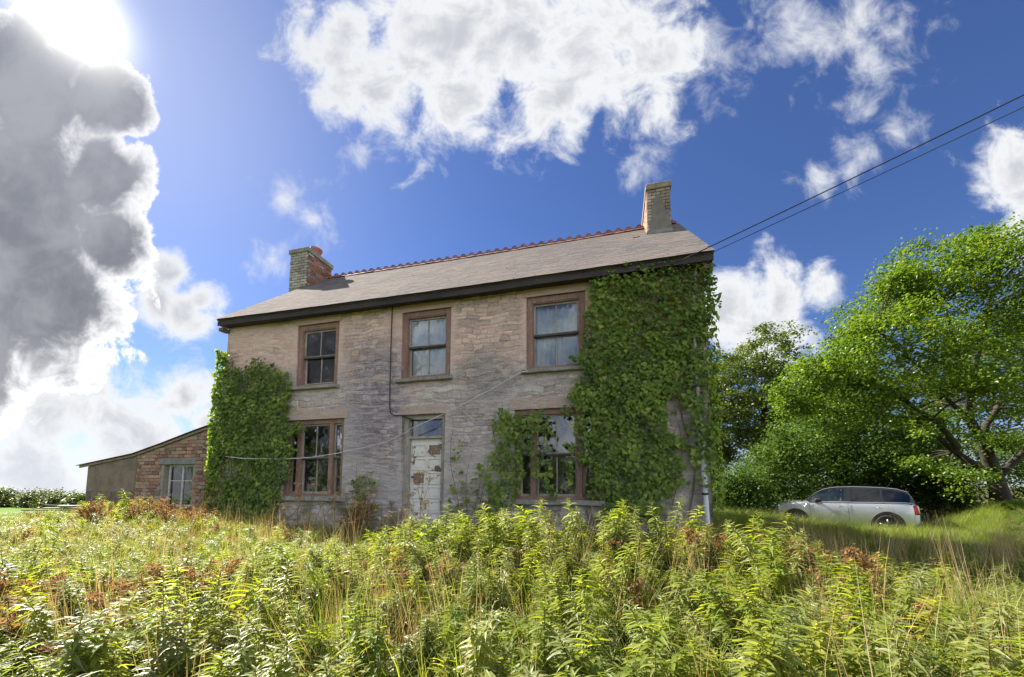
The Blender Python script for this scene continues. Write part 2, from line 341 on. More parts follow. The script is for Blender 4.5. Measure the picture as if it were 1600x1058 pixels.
M['ivy'] = leaf_mat('ivy leaf', [(0, (.05, .085, .018)), (.04, (.22, .17, .06)), (.07, (.06, .10, .02)), (.45, (.125, .205, .034)), (.8, (.23, .31, .055)), (1, (.36, .42, .09))], .38, (1.5, 1.6, .4), .5, .28, 0.)
M['weed'] = leaf_mat('willowherb leaf', [(0, (.16, .055, .03)), (.10, (.13, .155, .033)), (.4, (.165, .22, .044)), (.75, (.24, .275, .056)), (1, (.40, .36, .10))], .54, (1.8, 1.8, .42), .46, .26, .42)
M['weed_dull'] = leaf_mat('grey green weed leaf', [(0, (.17, .07, .04)), (.12, (.15, .165, .06)), (.5, (.19, .23, .08)), (1, (.33, .34, .13))], .46, (1.6, 1.6, .6), .40, .45, .42)
M['weedstem'] = mottled('weed stem', (.16, .17, .05), (.18, .09, .05), None, 6, .7, 0, .01, .3)
M['grass'] = leaf_mat('grass blade', [(0, (.10, .15, .025)), (.5, (.17, .22, .035)), (.8, (.27, .28, .07)), (1, (.42, .36, .17))], .48, (1.6, 1.7, .5), .45, .4, .4)
M['straw'] = leaf_mat('dry straw', [(0, (.22, .16, .07)), (.5, (.38, .29, .14)), (1, (.55, .44, .25))], .35, (1.4, 1.3, .8), .6, .3, .4)
M['rust'] = leaf_mat('dead brown foliage', [(0, (.12, .065, .035)), (.5, (.24, .14, .07)), (1, (.38, .27, .14))], .35, (1.5, 1.2, .7), .7, .2, .4)
M['tree_y'] = leaf_mat('sycamore leaf', [(0, (.055, .105, .014)), (.45, (.10, .17, .02)), (.8, (.17, .24, .026)), (1, (.27, .28, .055))], .44, (1.45, 1.5, .45), .42, .4, 0.)
M['tree_d'] = leaf_mat('dark tree leaf', [(0, (.055, .085, .024)), (.5, (.095, .13, .034)), (1, (.19, .20, .06))], .42, (1.5, 1.6, .5), .42, .5, .2)
M['shrub'] = leaf_mat('shrub leaf', [(0, (.030, .058, .013)), (.5, (.060, .105, .021)), (1, (.12, .175, .036))], .34, (1.5, 1.7, .45), .6, .2, .2)
M['hedge'] = leaf_mat('hedge leaf', [(0, (.05, .075, .022)), (.5, (.09, .12, .035)), (1, (.17, .17, .06))], .3, (1.5, 1.6, .5), .5, .3, .2)
M['bark'] = mottled('dark bark', (.024, .019, .015), (.045, .036, .027), (.06, .07, .035), 5, .95, .8, .02, .1, (1, 1, .4))
M['twig'] = mottled('vine stem', (.20, .16, .12), (.13, .10, .075), None, 8, .9, .2, .003, .1)
def mk_ground():
    m, t, b, _ = new_mat('rough ground'); P = t.new('ShaderNodeNewGeometry').outputs['Position']
    n = t.noise(P, .35, 6, .6); f = t.noise(P, 9, 6, .65)
    soil = t.mix(t.step(f, .35, .65), (.045, .05, .016), (.085, .085, .03))
    grass = t.mix(t.step(n, .35, .65), (.085, .165, .02), (.13, .20, .03))
    grass = t.mix(t.math('MULTIPLY', t.step(f, .4, .7), .4), grass, (.06, .12, .02))
    sp = t.new('ShaderNodeSeparateXYZ'); t.put(sp.inputs[0], P)
    far = t.step(sp.outputs[0], -13.5, -16.)
    t.put(b.inputs['Base Color'], t.mix(far, soil, grass)); b.inputs['Roughness'].default_value = 1.; b.inputs['Specular IOR Level'].default_value = .1
    bump(t, b, f, .8, .05); return m
M['ground'] = mk_ground()

# ------------------------------------------------------------------ terrain
def gz(x, y):
    x = np.asarray(x, float); y = np.asarray(y, float)
    z = -.12*sstep(-y, 3., 8.)
    z = z - .45*sstep(x, 6.5, 11.)*sstep(y, .5, 6.5)                       # falls to the drive where the car stands
    z = z + 1.15*np.exp(-(((x-17.3)/2.3)**2 + ((y-8.6)/3.2)**2))            # bank under the big tree
    z = z - 1.1*sstep(-x, 15., 42.) - 26.*sstep(-x, 48., 320.)              # field drops away on the left
    z = z - 1.5*sstep(y, 30., 160.)
    z = z + (fbm(x*.6, y*.6, 3, 5)-.5)*.14
    return z
def ground():
    a = np.concatenate([-np.geomspace(900, 24, 22), np.arange(-23.5, 24, .5), np.geomspace(24, 900, 22)])
    X, Y = np.meshgrid(a, a, indexing='ij'); n = len(a)
    V = np.stack([X, Y, gz(X, Y)], -1).reshape(-1, 3); I = np.arange(n*n).reshape(n, n)
    F = np.stack([I[:-1, :-1], I[1:, :-1], I[1:, 1:], I[:-1, 1:]], -1).reshape(-1, 4)
    tag(link('ground', np_mesh('ground', V, F, M['ground'], smooth=True)), kind='structure')
ground()

# ------------------------------------------------------------------ farmhouse
WL, WR, HD = -6.52, 5.15, 6.58
EZ, EO, RZ, RD = 5.48, .27, 8.57, 3.29
SL = math.atan2(RZ-EZ, RD+EO); SLEN = math.hypot(RZ-EZ, RD+EO)
XS = (-3.63, -.67, 2.30); UW, UZ0, UZ1 = 1.235, 3.55, 5.16
LW, LZ0, LZ1 = 1.74, .87, 2.75
DX, DW, DZ0, DZ1 = -.684, 1.07, .40, 2.755
openings = [(x-UW/2, x+UW/2, UZ0, UZ1) for x in XS] + [(XS[0]-LW/2, XS[0]+LW/2, LZ0, LZ1), (XS[2]-LW/2, XS[2]+LW/2, LZ0, LZ1), (DX-DW/2, DX+DW/2, DZ0, DZ1)]
house = tag(empty('farmhouse', (0, 0, 0)), 'derelict two storey stone farmhouse with slate roof, brick chimneys and ivy', 'house')

def facade_wall():
    def cuts(lo, hi, ed, st):
        e = sorted(set([lo, hi] + [v for v in ed if lo < v < hi])); o = []
        for a, b in zip(e[:-1], e[1:]): o += list(np.linspace(a, b, max(1, int(round((b-a)/st))), endpoint=False))
        return np.array(o+[hi])
    ztop = 5.60
    xs = cuts(WL, WR, [v for o in openings for v in o[:2]], .019); zs = cuts(-.3, ztop, [v for o in openings for v in o[2:]], .015)
    X, Z = np.meshgrid(xs, zs, indexing='ij'); n, m = X.shape
    # coursed rubble under a worn lime coat: rows of uneven height, stones of uneven length
    gr_ = np.random.default_rng(44); hs = gr_.uniform(.05, .15, 120); zrow = np.concatenate([[-.5], -.5+np.cumsum(hs)])
    zw = Z + (fbm(X*.8, Z*.8, 3, 3)-.5)*.22 + (fbm(X*3.4, Z*3.4, 3, 4)-.5)*.11
    ri = np.clip(np.searchsorted(zrow, zw)-1, 0, 118); h_ = zrow[ri+1]-zrow[ri]; fz = (zw-zrow[ri])/h_
    ln = .12+.26*_hash(ri, ri*0, ri*0, 5); ux = (X+(fbm(X*3, Z*9, 2, 6)-.5)*.08)/ln + 13.7*_hash(ri, ri*0+3, ri*0, 6); ci = np.floor(ux); fx = ux-ci
    tone = _hash(ci, ri, ri*0, 7); tone2 = _hash(ci, ri, ri*0, 8)
    de = np.minimum(np.minimum(fz, 1-fz)*h_, np.minimum(fx, 1-fx)*ln); joint = 1-sstep(de, .002, .016)
    coat = sstep(fbm(X*.9+3, Z*1.2, 4, 51), .40, .58)                       # where the lime coat still hides the stones
    rel = (1-.72*coat)*(.020*(tone-.45) - .020*joint + .012*(fbm(X*9, Z*22, 3, 9)-.5)) + coat*.006 + (fbm(X*6, Z*15, 3, 21)-.5)*.018 + (fbm(X*1.2, Z*1.6, 2, 12)-.5)*.03
    near = np.full(X.shape, 9.)
    for a, b, c, d in openings:
        dx = np.maximum(np.maximum(a-X, X-b), 0); dz = np.maximum(np.maximum(c-Z, Z-d), 0); near = np.minimum(near, np.hypot(dx, dz))
    rel = rel*sstep(near, .02, .22)*(.55+.45*sstep(near, .1, .5)) * sstep(5.62-Z, 0, .3)
    V = np.stack([X, -rel, Z], -1).reshape(-1, 3); I = np.arange(n*m).reshape(n, m)
    keep = np.ones((n-1, m-1), bool); xc = (xs[:-1]+xs[1:])/2; zc_ = (zs[:-1]+zs[1:])/2
    for a, b, c, d in openings: keep &= ~(((xc > a) & (xc < b))[:, None] & ((zc_ > c) & (zc_ < d))[None, :])
    F = np.stack([I[:-1, :-1], I[1:, :-1], I[1:, 1:], I[:-1, 1:]], -1)[keep]
    V = V.tolist(); F = F.tolist()
    for xe in (WL, WR):
        k = len(V); V += [(xe, -.03, -.3), (xe, .06, -.3), (xe, .06, ztop), (xe, -.012, ztop)]; F += [(k, k+1, k+2, k+3)]
    for a, b, c, d in openings:          # reveals
        k = len(V); dp = .42
        V += [(a, 0, c), (b, 0, c), (b, 0, d), (a, 0, d), (a, dp, c), (b, dp, c), (b, dp, d), (a, dp, d)]
        F += [(k, k+3, k+7, k+4), (k+1, k+5, k+6, k+2), (k+3, k+2, k+6, k+7), (k, k+4, k+5, k+1)]
    me = np_mesh('wall', np.array(V), np.array(F), M['facade'], smooth=True); link('wall', me, house)
    ext = len(V)-n*m; fade = (sstep(near, .05, .18)*(1-.8*coat)).ravel()
    for nm, arr, dflt in (('tone', .5+(tone-.5).ravel()*fade, .5), ('tone2', .5+(tone2-.5).ravel()*fade, .5), ('joint', joint.ravel()*fade, 0.)):
        at_ = me.attributes.new(nm, 'FLOAT', 'POINT'); at_.data.foreach_set('value', np.concatenate([arr, np.full(ext, dflt)]).astype(np.float32))
facade_wall()
gp = [(0.05, -.3), (HD, -.3), (HD, 5.58), (RD, RZ-.1), (.05, 5.58)]
for x0, x1 in ((WL, WL+.4), (WR-.4, WR)):
    n = len(gp); V = [(x0, y, z) for y, z in gp] + [(x1, y, z) for y, z in gp]
    MB().add(V, [tuple(range(n)), tuple(range(2*n-1, n-1, -1))] + [(i, (i+1) % n, (i+1) % n+n, i+n) for i in range(n)]).build('gable_wall', M['gable'], house)
MB().box(WL+.4, WR-.4, HD-.4, HD, -.3, 5.58).build('rear_wall', M['gable'], house)
ib = MB().box(WL+.41, WR-.41, .45, HD-.41, .30, .38).box(WL+.41, WR-.41, .45, HD-.41, 2.98, 3.2).box(WL+.41, WR-.41, .45, HD-.41, 5.45, 5.55)
ib.build('floor_slab', M['floorb'], house)
pb = MB()
for x in (-2.15, .80): pb.box(x, x+.14, .44, 4.0, .38, 2.97).box(x, x+.14, .44, 4.0, 3.2, 5.44)
pb.box(WL+.41, WR-.41, 4.0, 4.15, .38, 2.97).box(WL+.41, WR-.41, 4.001, 4.151, 3.2, 5.44); pb.build('partition_wall', M['inside'], house)
MB().box(-1.35, -.0, -.85, .04, -.2, .34).build('door_step', M['cement'], house, bevel=.02)
# raised smooth bands round the openings
def band(x0, x1, z0, z1, y=.016):
    n = max(3, int((x1-x0)/.12)); mb = MB(); k = [fbm(x0*3+i*.6, z0, 2, 8)*.03 for i in range(n+1)]
    P = [(x0+(x1-x0)*i/n, z0) for i in range(n+1)] + [(x1-(x1-x0)*i/n, z1+k[i]) for i in range(n+1)]
    mb.prism(P, -y, .03); return mb.build('lintel_band', M['facade'], house)
for x in XS: band(x-UW/2-.06, x+UW/2+.06, UZ1, UZ1+.20)
for x in (XS[0], XS[2]): band(x-LW/2-.10, x+LW/2+.10, LZ1, LZ1+.22, .02)
band(DX-DW/2-.05, DX+DW/2+.05, DZ1, DZ1+.17)

def rect_frame(mb, x0, x1, z0, z1, wd, y0, y1, wb=None):
    wb = wb or wd
    mb.box(x0, x0+wd, y0, y1, z0, z1).box(x1-wd, x1, y0, y1, z0, z1).box(x0+wd, x1-wd, y0+.001, y1-.001, z1-wd, z1).box(x0+wd, x1-wd, y0+.001, y1-.001, z0, z0+wb); return mb
def sill(win, x0, x1, z, th=.085, pr=.11):
    mb = MB(); n = 14
    for i in range(n):
        pass
    P = [(x0+(x1-x0)*i/n, -pr+random.uniform(-.006, .006)) for i in range(n+1)]; V = []; F = []
    for i, (x, y) in enumerate(P):
        dz = random.uniform(-.006, .006); V += [(x, y, z-th+dz), (x, y, z-.012+dz), (x, .15, z+.004), (x, .15, z-th)]
    for i in range(n):
        for k in range(4): F.append((4*i+k, 4*i+4+k, 4*i+4+(k+1) % 4, 4*i+(k+1) % 4))
    F += [(3, 2, 1, 0), (4*n, 4*n+1, 4*n+2, 4*n+3)]
    mb.add(V, F).build('sill', M['sill'], win, bevel=.006)
def sash_pair(win, x0, x1, z0, z1, y, bars=1, fm='sash'):
    zm = z0 + (z1-z0)*.51
    for nm, a, b, yy in (('upper_sash', zm-.02, z1, y), ('lower_sash', z0, zm+.02, y+.05)):
        mb = rect_frame(MB(), x0, x1, a, b, .038, yy, yy+.04, .05)
        for k in range(bars):
            xm = x0 + (x1-x0)*(k+1)/(bars+1); mb.box(xm-.011, xm+.011, yy+.004, yy+.036, a+.05, b-.038)
        mb.build(nm, M[fm], win)
        ed = [x0+.038] + [x0+(x1-x0)*(k+1)/(bars+1) for k in range(bars)] + [x1-.038]
        for p, q in zip(ed[:-1], ed[1:]):
            tl = random.uniform(-.004, .004); V = [(p-.004, yy+.018+tl, a+.045), (q+.004, yy+.018-tl, a+.045), (q+.004, yy+.018-tl*.5, b-.034), (p-.004, yy+.018, b-.034)]
            V += [(vx, vy+.004, vz) for vx, vy, vz in V]
            MB().add(V, [(0, 1, 2, 3), (7, 6, 5, 4), (0, 4, 5, 1), (1, 5, 6, 2), (2, 6, 7, 3), (3, 7, 4, 0)]).build('pane', M['glass'], win)
    MB().box(x0+.005, x1-.005, y-.012, y+.045, zm-.03, zm+.012).build('meeting_rail', M['rail'], win)
for i, x in enumerate(XS):
    x0, x1 = x-UW/2, x+UW/2
    win = rect_frame(MB(), x0+.004, x1-.004, UZ0+.02, UZ1-.004, .115, .035, .24, .06)
    win = rect_frame(win, x0+.119, x1-.119, UZ0+.08, UZ1-.119, .02, .05, .24).build('window', M['frame'], house)
    sash_pair(win, x0+.14, x1-.14, UZ0+.10, UZ1-.14, .10); sill(win, x0-.08, x1+.08, UZ0+.03)
for i, x in ((0, XS[0]), (2, XS[2])):
    x0, x1 = x-LW/2, x+LW/2
    mb = rect_frame(MB(), x0+.004, x1-.004, LZ0+.02, LZ1-.004, .10, .06, .24, .06)
    for xm in (x-.47, x+.47): mb.box(xm-.055, xm+.055, .062, .238, LZ0+.08, LZ1-.105)
    win = mb.build('window', M['frame'], house)
    sash_pair(win, x-.415, x+.415, LZ0+.08, LZ1-.105, .11)
    for a, b in ((x0+.105, x-.526), (x+.526, x1-.105)): sash_pair(win, a, b, LZ0+.08, LZ1-.105, .11, 0)
    sill(win, x0-.12, x1+.10, LZ0+.03, .11, .12)
# door: casing, fanlight, leaf with ten raised panels
dmb = MB().box(DX-DW/2+.004, DX-DW/2+.115, .10, .36, DZ0, DZ1-.004).box(DX+DW/2-.115, DX+DW/2-.004, .10, .36, DZ0, DZ1-.004).box(DX-DW/2+.116, DX+DW/2-.116, .101, .36, DZ1-.10, DZ1-.005).box(DX-DW/2+.116, DX+DW/2-.116, .13, .36, 2.225, 2.275)
door = dmb.build('door', M['sash'], house)
lx0, lx1, lz0, lz1 = DX-DW/2+.118, DX+DW/2-.118, .405, 2.222
lf = MB().box(lx0, lx1, .222, .262, lz0, lz1).build('leaf', M['door'], door)
MB().box(lx0+.01, lx1-.01, .20, .205, 2.28, DZ1-.105).build('fanlight_pane', M['glass'], door)
cw = (lx1-lx0)/2; rh = (lz1-lz0-.22)/5
for r in range(5):
    for c in range(2):
        px = lx0+cw*(c+.5)+(.015 if c == 0 else -.015); pz = lz0+.12+rh*(r+.5); hw, hh = cw*.335, rh*.34
        bare = (r, c) in ((4, 1), (2, 0))
        mo = rect_frame(MB(), px-hw-.024, px+hw+.024, pz-hh-.024, pz+hh+.024, .024, .190, .2215).build('panel_moulding', M['door'], door)
        mb = MB(); k = .035
        mb.add([(px-hw, .219, pz-hh), (px+hw, .219, pz-hh), (px+hw, .219, pz+hh), (px-hw, .219, pz+hh), (px-hw+k, .203, pz-hh+k), (px+hw-k, .203, pz-hh+k), (px+hw-k, .203, pz+hh-k), (px-hw+k, .203, pz+hh-k)],
               [(0, 1, 5, 4), (1, 2, 6, 5), (2, 3, 7, 6), (3, 0, 4, 7), (4, 5, 6, 7)]).build('panel', M['bare'] if bare else M['door'], door)
MB().tube([(lx0+.09, .20, 1.35), (lx0+.09, .16, 1.35)], .012, 8).tube([(lx0+.09, .165, 1.35), (lx0+.09, .145, 1.35)], [.026, .022], 10).build('knob', M['cable'], door)

# roof
XL, XR = WL-.10, WR+.13
sn, cs = math.sin(SL), math.cos(SL)
def rp(x, s, h=0.):       # point on the front slope: s metres up from the eave, h above the deck
    return (x, -EO + s*cs - h*sn, EZ + s*sn + h*cs)
def sag(x): return -.035*math.sin((x-XL)/(XR-XL)*math.pi) + 0.
rm = MB(); n = 24; V = []; F = []
for i in range(n+1):
    x = XL+(XR-XL)*i/n; dz = sag(x)
    for p in (rp(x, .0, -.05), rp(x, .0, -.004), rp(x, SLEN, -.004), rp(x, SLEN, -.06)): V.append((p[0], p[1], p[2]+dz))
    for y, z in ((HD+EO, EZ-.05), (HD+EO, EZ), (RD+.002, RZ), (RD+.002, RZ-.06)): V.append((x, y, z+dz))
for i in range(n):
    a = i*8; b = a+8
    for k in range(4): F += [(a+k, b+k, b+(k+1) % 4, a+(k+1) % 4), (a+4+k, a+4+(k+1) % 4, b+4+(k+1) % 4, b+4+k)]
for a in (0, n*8): F += [(a, a+1, a+2, a+3), (a+4, a+5, a+6, a+7)]
roof = rm.add(V, F).build('roof', M['deck'], house)
# slates
SWD, EXPO, NC = .25, .157, 30
sm_cols = np.array([[-.5, 0, 0], [.5, 0, 0], [.5, 1, 0], [-.5, 1, 0], [-.5, 0, -.005], [.5, 0, -.005], [.5, 1, -.005], [-.5, 1, -.005]])
SF = np.array([[0, 1, 2, 3], [7, 6, 5, 4], [0, 4, 5, 1], [1, 5, 6, 2], [2, 6, 7, 3], [3, 7, 4, 0]])
slates = []
for r in range(NC):
    off = random.uniform(0, SWD); x = XL - off
    while x < XR-.02:
        sw_ = random.uniform(.19, .31); a, b = max(x, XL), min(x+sw_, XR)
        if b-a > .05: slates.append([(a+b)/2 + random.gauss(0, .003), r*EXPO + random.gauss(0, .006), b-a-random.uniform(.001, .005), random.gauss(0, .006), random.uniform(0, .002), random.random()])
        x += sw_
gone = [(4.07, 3.05)]
slates = [s for s in slates if not any(abs(s[0]-g[0]) < .14 and abs(s[1]-g[1]) < .1 for g in gone)]
def slate_M(s):
    L = min(.30, SLEN-s[1]+.02); tilt = .014
    o = Vector(rp(s[0], s[1]-.03, .010+s[4])); o.z += sag(s[0])
    return o, L, tilt
dist = sorted(range(len(slates)), key=lambda i: (Vector(rp(slates[i][0], slates[i][1])) - Vector(CAM)).length)
one = set(dist[:290])
sme = np_mesh('slate', sm_cols, SF, M['slate']); sme.shade_flat()
Vs = []; Fs = []
for i, s in enumerate(slates):
    o, L, tilt = slate_M(s)
    mat_ = Matrix.Translation(o) @ Matrix.Rotation(SL-tilt, 4, 'X') @ Matrix.Rotation(s[3], 4, 'Z') @ Matrix.Rotation(-(sag(s[0]+.1)-sag(s[0]-.1))/.2*cs, 4, 'Y') @ Matrix.Diagonal((s[2], L, 1, 1))
    if i in one:
        q = link('slate', sme, roof); q.matrix_local = mat_
    else:
        A = np.array(mat_); P = sm_cols@A[:3, :3].T + A[:3, 3]; Fs.append(SF+len(Vs)*8); Vs.append(P)
fme = np_mesh('slate_field', np.concatenate(Vs), np.concatenate(Fs), M['slate'], np.repeat(np.random.default_rng(2).random(len(Vs)), 6)); fme.shade_flat()
tag(link('slate_field', fme, roof), kind='stuff')
# crested ridge tiles
def ridge_mesh(L):
    mb = MB(); t_ = .016; wd = .17; a = SL
    def wing(sg):
        mb.add([(0, 0, 0), (L, 0, 0), (L, sg*wd*math.cos(a), -wd*math.sin(a)), (0, sg*wd*math.cos(a), -wd*math.sin(a)), (0, 0, t_*1.5), (L, 0, t_*1.5), (L, sg*(wd*math.cos(a)+t_*.6), -wd*math.sin(a)+t_*.8), (0, sg*(wd*math.cos(a)+t_*.6), -wd*math.sin(a)+t_*.8)],
               [(0, 1, 2, 3), (4, 7, 6, 5), (3, 2, 6, 7), (0, 3, 7, 4), (1, 5, 6, 2)])
    wing(1); wing(-1)
    mb.box(0.004, L-.004, -.018, .018, .010, .045)
    ns = 9; V = []; F = []; cx_, cz = L/2, .045
    for i in range(ns):
        an = math.pi*(1-i/(ns-1)); co_, si = math.cos(an), math.sin(an); ro, ri = .078, .038
        for r in (ro, ri):
            for y in (-.013, .013): V.append((cx_+co_*r*1.08, y, cz+si*r))
    for i in range(ns-1):
        b = 4*i
        F += [(b, b+4, b+5, b+1), (b+2, b+3, b+7, b+6), (b, b+2, b+6, b+4), (b+1, b+5, b+7, b+3)]
    F += [(0, 1, 3, 2), (4*ns-4, 4*ns-2, 4*ns-1, 4*ns-3)]
    mb.add(V, F); return mb.mesh('ridge_tile', M['ridge'])
RL = .288; rme = ridge_mesh(RL-.004); nx = int((XR-XL-.02)/RL)
for i in range(nx):
    x = XL+.05+i*RL
    if 4.30 < x+RL/2 < 5.00 or x+RL/2 < -6.45: continue
    link('ridge_tile', rme, roof, (x, RD+random.gauss(0, .004), RZ+.03+sag(x)), (random.gauss(0, .03), random.gauss(0, .012), 0))
# eaves: fascia, soffit, verge boards
fb_ = MB(); V = []; F = []
for i in range(n+1):
    x = XL+.01+(XR-XL-.02)*i/n; dz = sag(x) + random.gauss(0, .004)
    for y, z in ((-EO+.03, EZ-.165), (-EO+.03, EZ-.045), (-EO+.055, EZ-.045), (-EO+.055, EZ-.165)): V.append((x, y, z+dz))
for i in range(n):
    for k in range(4): F.append((4*i+k, 4*i+4+k, 4*i+4+(k+1) % 4, 4*i+(k+1) % 4))
F += [(0, 1, 2, 3), (4*n, 4*n+3, 4*n+2, 4*n+1)]
fb_.add(V, F).build('fascia_board', M['fascia'], house)
MB().box(XL+.02, XR-.02, -EO+.058, .01, EZ-.155, EZ-.13).build('soffit_board', M['fascia'], house)
MB().box(XL+.015, WL+.05, -EO+.06, -.01, EZ-.30, EZ-.205).box(WR-.05, XR-.015, -EO+.06, -.01, EZ-.30, EZ-.205).build('eave_bracket', M['wood'], house, bevel=.01)
for x in (XL+.004, XR-.034):
    for sg in (1, -1):
        mb = MB(); P = [rp(x, .02, -.05), rp(x, SLEN-.03, -.05), rp(x, SLEN-.03, -.20), rp(x, .14, -.20)]
        if sg < 0: P = [(p[0], 2*RD-p[1], p[2]) for p in P]
        mb.add([*P, *[(p[0]+.03, p[1], p[2]) for p in P]], [(0, 1, 2, 3), (7, 6, 5, 4)] + [(k, k+4, (k+1) % 4+4, (k+1) % 4) for k in range(4)]).build('verge_board', M['fascia'], house)

# chimneys
bk = MB().box(-.5, .5, -.5, .5, -.5, .5)
brick_mesh = {}
for nm in ('brick_red', 'brick_grey', 'brick_buff', 'rubble', 'rubble2', 'block'):
    mb = MB().box(-.5, .5, -.5, .5, -.5, .5); me = mb.mesh('brick', M[nm], bevel=.07); brick_mesh[nm] = me
def lay(parent, face, a0, a1, z0, z1, const, pick, bl=.225, bh=.075, gap=.012, depth=.03, name='brick', cutfn=None, jit=.004):
    """course of bricks on a wall face. face 'y': runs along x at y=const facing -y; '+x' / '-x': runs along y."""
    r = 0; z = z0; cnt = 0
    while z < z1-.02:
        h = min(bh, z1-z); u = a0 - (bl/2 if r % 2 else 0)
        while u < a1-.02:
            ln = bl*(random.uniform(.75, 1.2) if jit > .01 else 1.)
            p, q = max(u, a0), min(u+ln, a1); u += ln
            if q-p < .04 or (cutfn and cutfn((p+q)/2, z+h/2, q-p, h)): continue
            o_ = random.uniform(-jit, jit); m_ = brick_mesh[pick((p+q)/2, z)]; d = depth
            if face == 'y': loc = ((p+q)/2, const+o_, z+h/2); s_ = (q-p-gap, d, h-gap); rz = 0
            else: loc = (const+o_, (p+q)/2, z+h/2); s_ = (d, q-p-gap, h-gap); rz = 0
            ob = link(name, m_, parent, loc, (random.gauss(0, .01), random.gauss(0, .012), 0), s_); cnt += 1
        z += bh; r += 1
    return cnt
def slope_z(y): return EZ + (y+EO)*math.tan(SL) if y < RD else RZ - (y-RD)*math.tan(SL)
# left stack stands outside the gable
cx0, cx1, cy0, cy1, ct = -7.20, -6.47, 2.35, 3.42, 9.00
ch = MB().box(cx0+.012, cx1-.012, cy0+.012, cy1-.012, 0., ct).build('chimney', M['mortar_dark'], house)
lay(ch, 'y', cx0, cx1, 7.2, ct, cy0+.008, lambda a, z: 'brick_grey', .235, .095, .016)
lay(ch, '+x', cy0+.025, cy1, 7.6, ct, cx1-.008, lambda a, z: 'brick_red' if random.random() < .72-.7*max(0, 2.75-a)*2 else ('brick_buff' if random.random() < .6 else 'brick_grey'), .225, .082, cutfn=lambda a, z, l, h: z < slope_z(a)-.05)
lay(ch, '-x', cy0+.025, cy1, 7.6, ct, cx0+.008, lambda a, z: 'brick_grey', .225, .095)
MB().box(cx0-.045, cx1+.045, cy0-.045, cy1+.045, ct, ct+.155).build('cap', M['sill'], ch, bevel=.015)
ptm = MB(); seg = 12; prof = [(.20, 0), (.185, .05), (.165, .30), (.185, .36), (.205, .40), (.20, .45), (.15, .45), (.13, .2)]
V = [(r*math.cos(2*math.pi*k/seg), r*math.sin(2*math.pi*k/seg), z) for r, z in prof for k in range(seg)]
F = [(i*seg+k, i*seg+(k+1) % seg, (i+1)*seg+(k+1) % seg, (i+1)*seg+k) for i in range(len(prof)-1) for k in range(seg)]
po = ptm.add(V, F).build('chimney_pot', M['pot'], ch); po.location = (-6.88, 3.05, ct+.14); po.rotation_euler = (.0, .09, .2)
# right stack straddles the ridge
cx0, cx1, cy0, cy1, ct = 4.37, 4.945, 2.27, 3.85, 8.92
ch = MB().box(cx0+.012, cx1-.012, cy0+.012, cy1-.012, 7.0, ct).build('chimney', M['mortar_dark'], house)
pk = lambda a, z: 'brick_buff' if (z > 8.15 and random.random() < .6) or random.random() < .25 else 'brick_grey'
lay(ch, 'y', cx0, cx1, 7.62, ct, cy0+.008, pk, .225, .085, .014)
lay(ch, '-x', cy0+.025, cy1, 7.62, ct, cx0+.008, lambda a, z: 'brick_red' if random.random() < .5 else 'brick_buff', .225, .085, cutfn=lambda a, z, l, h: z < slope_z(a)-.05)
lay(ch, '+x', cy0+.025, cy1, 7.62, ct, cx1-.008, pk, .225, .085, cutfn=lambda a, z, l, h: z < slope_z(a)-.05)
mb = MB(); P = [(cx0+.05, 7.63), (cx1-.02, 7.63), (cx1-.02, 8.25), (cx1-.14, 8.3), (cx1-.19, 8.52), (cx1-.25, 8.70), (cx0+.22, 8.74), (cx0+.17, 8.5), (cx0+.10, 8.38), (cx0+.12, 8.1), (cx0+.05, 7.95)]
mb.prism(P, cy0-.014, cy0+.01).build('render_patch', M['cement'], ch)
MB().box(cx0-.035, cx1+.035, cy0-.035, cy1+.035, ct-.02, ct+.10).build('cap', M['brick_buff'], ch, bevel=.012)
MB().box(cx0-.02, cx1+.02, cy0-.02, cy1+.02, ct+.10, ct+.15).build('cap', M['sill'], ch, bevel=.012)
MB().prism([(cx0-.05, 7.60), (cx1+.05, 7.60), (cx1+.02, 7.76), (cx0-.02, 7.76)], cy0-.03, cy0+.02).build('flashing', M['lintel'], ch)

# curtains behind the upper panes
def curtain(x0, x1, z0, z1, y, label, folds=9):
    n = 40; V = []; F = []
    for i in range(n+1):
        x = x0+(x1-x0)*i/n; yy = y+.018*math.sin(i/n*folds*2*math.pi)+.008*math.sin(i*.9)
        V += [(x, yy, z0), (x, yy-.004, z1), (x, yy+.004, z1), (x, yy+.005, z0)]
    for i in range(n):
        for k in range(4): F.append((4*i+k, 4*i+4+k, 4*i+4+(k+1) % 4, 4*i+(k+1) % 4))
    tag(MB().add(V, F).build('curtain', M['curtain'], None, smooth=True), label, 'curtain', 'curtains behind the upstairs windows')
curtain(XS[1]-.50, XS[1]+.50, 3.60, 5.06, .225, 'pale curtain drawn behind the middle upstairs window')
curtain(XS[2]-.50, XS[2]+.50, 3.60, 5.06, .225, 'pale curtain drawn behind the right upstairs window beside the ivy')
curtain(XS[0]-.12, XS[0]+.50, 3.60, 5.06, .225, 'pale curtain behind half of the left upstairs window', 4)

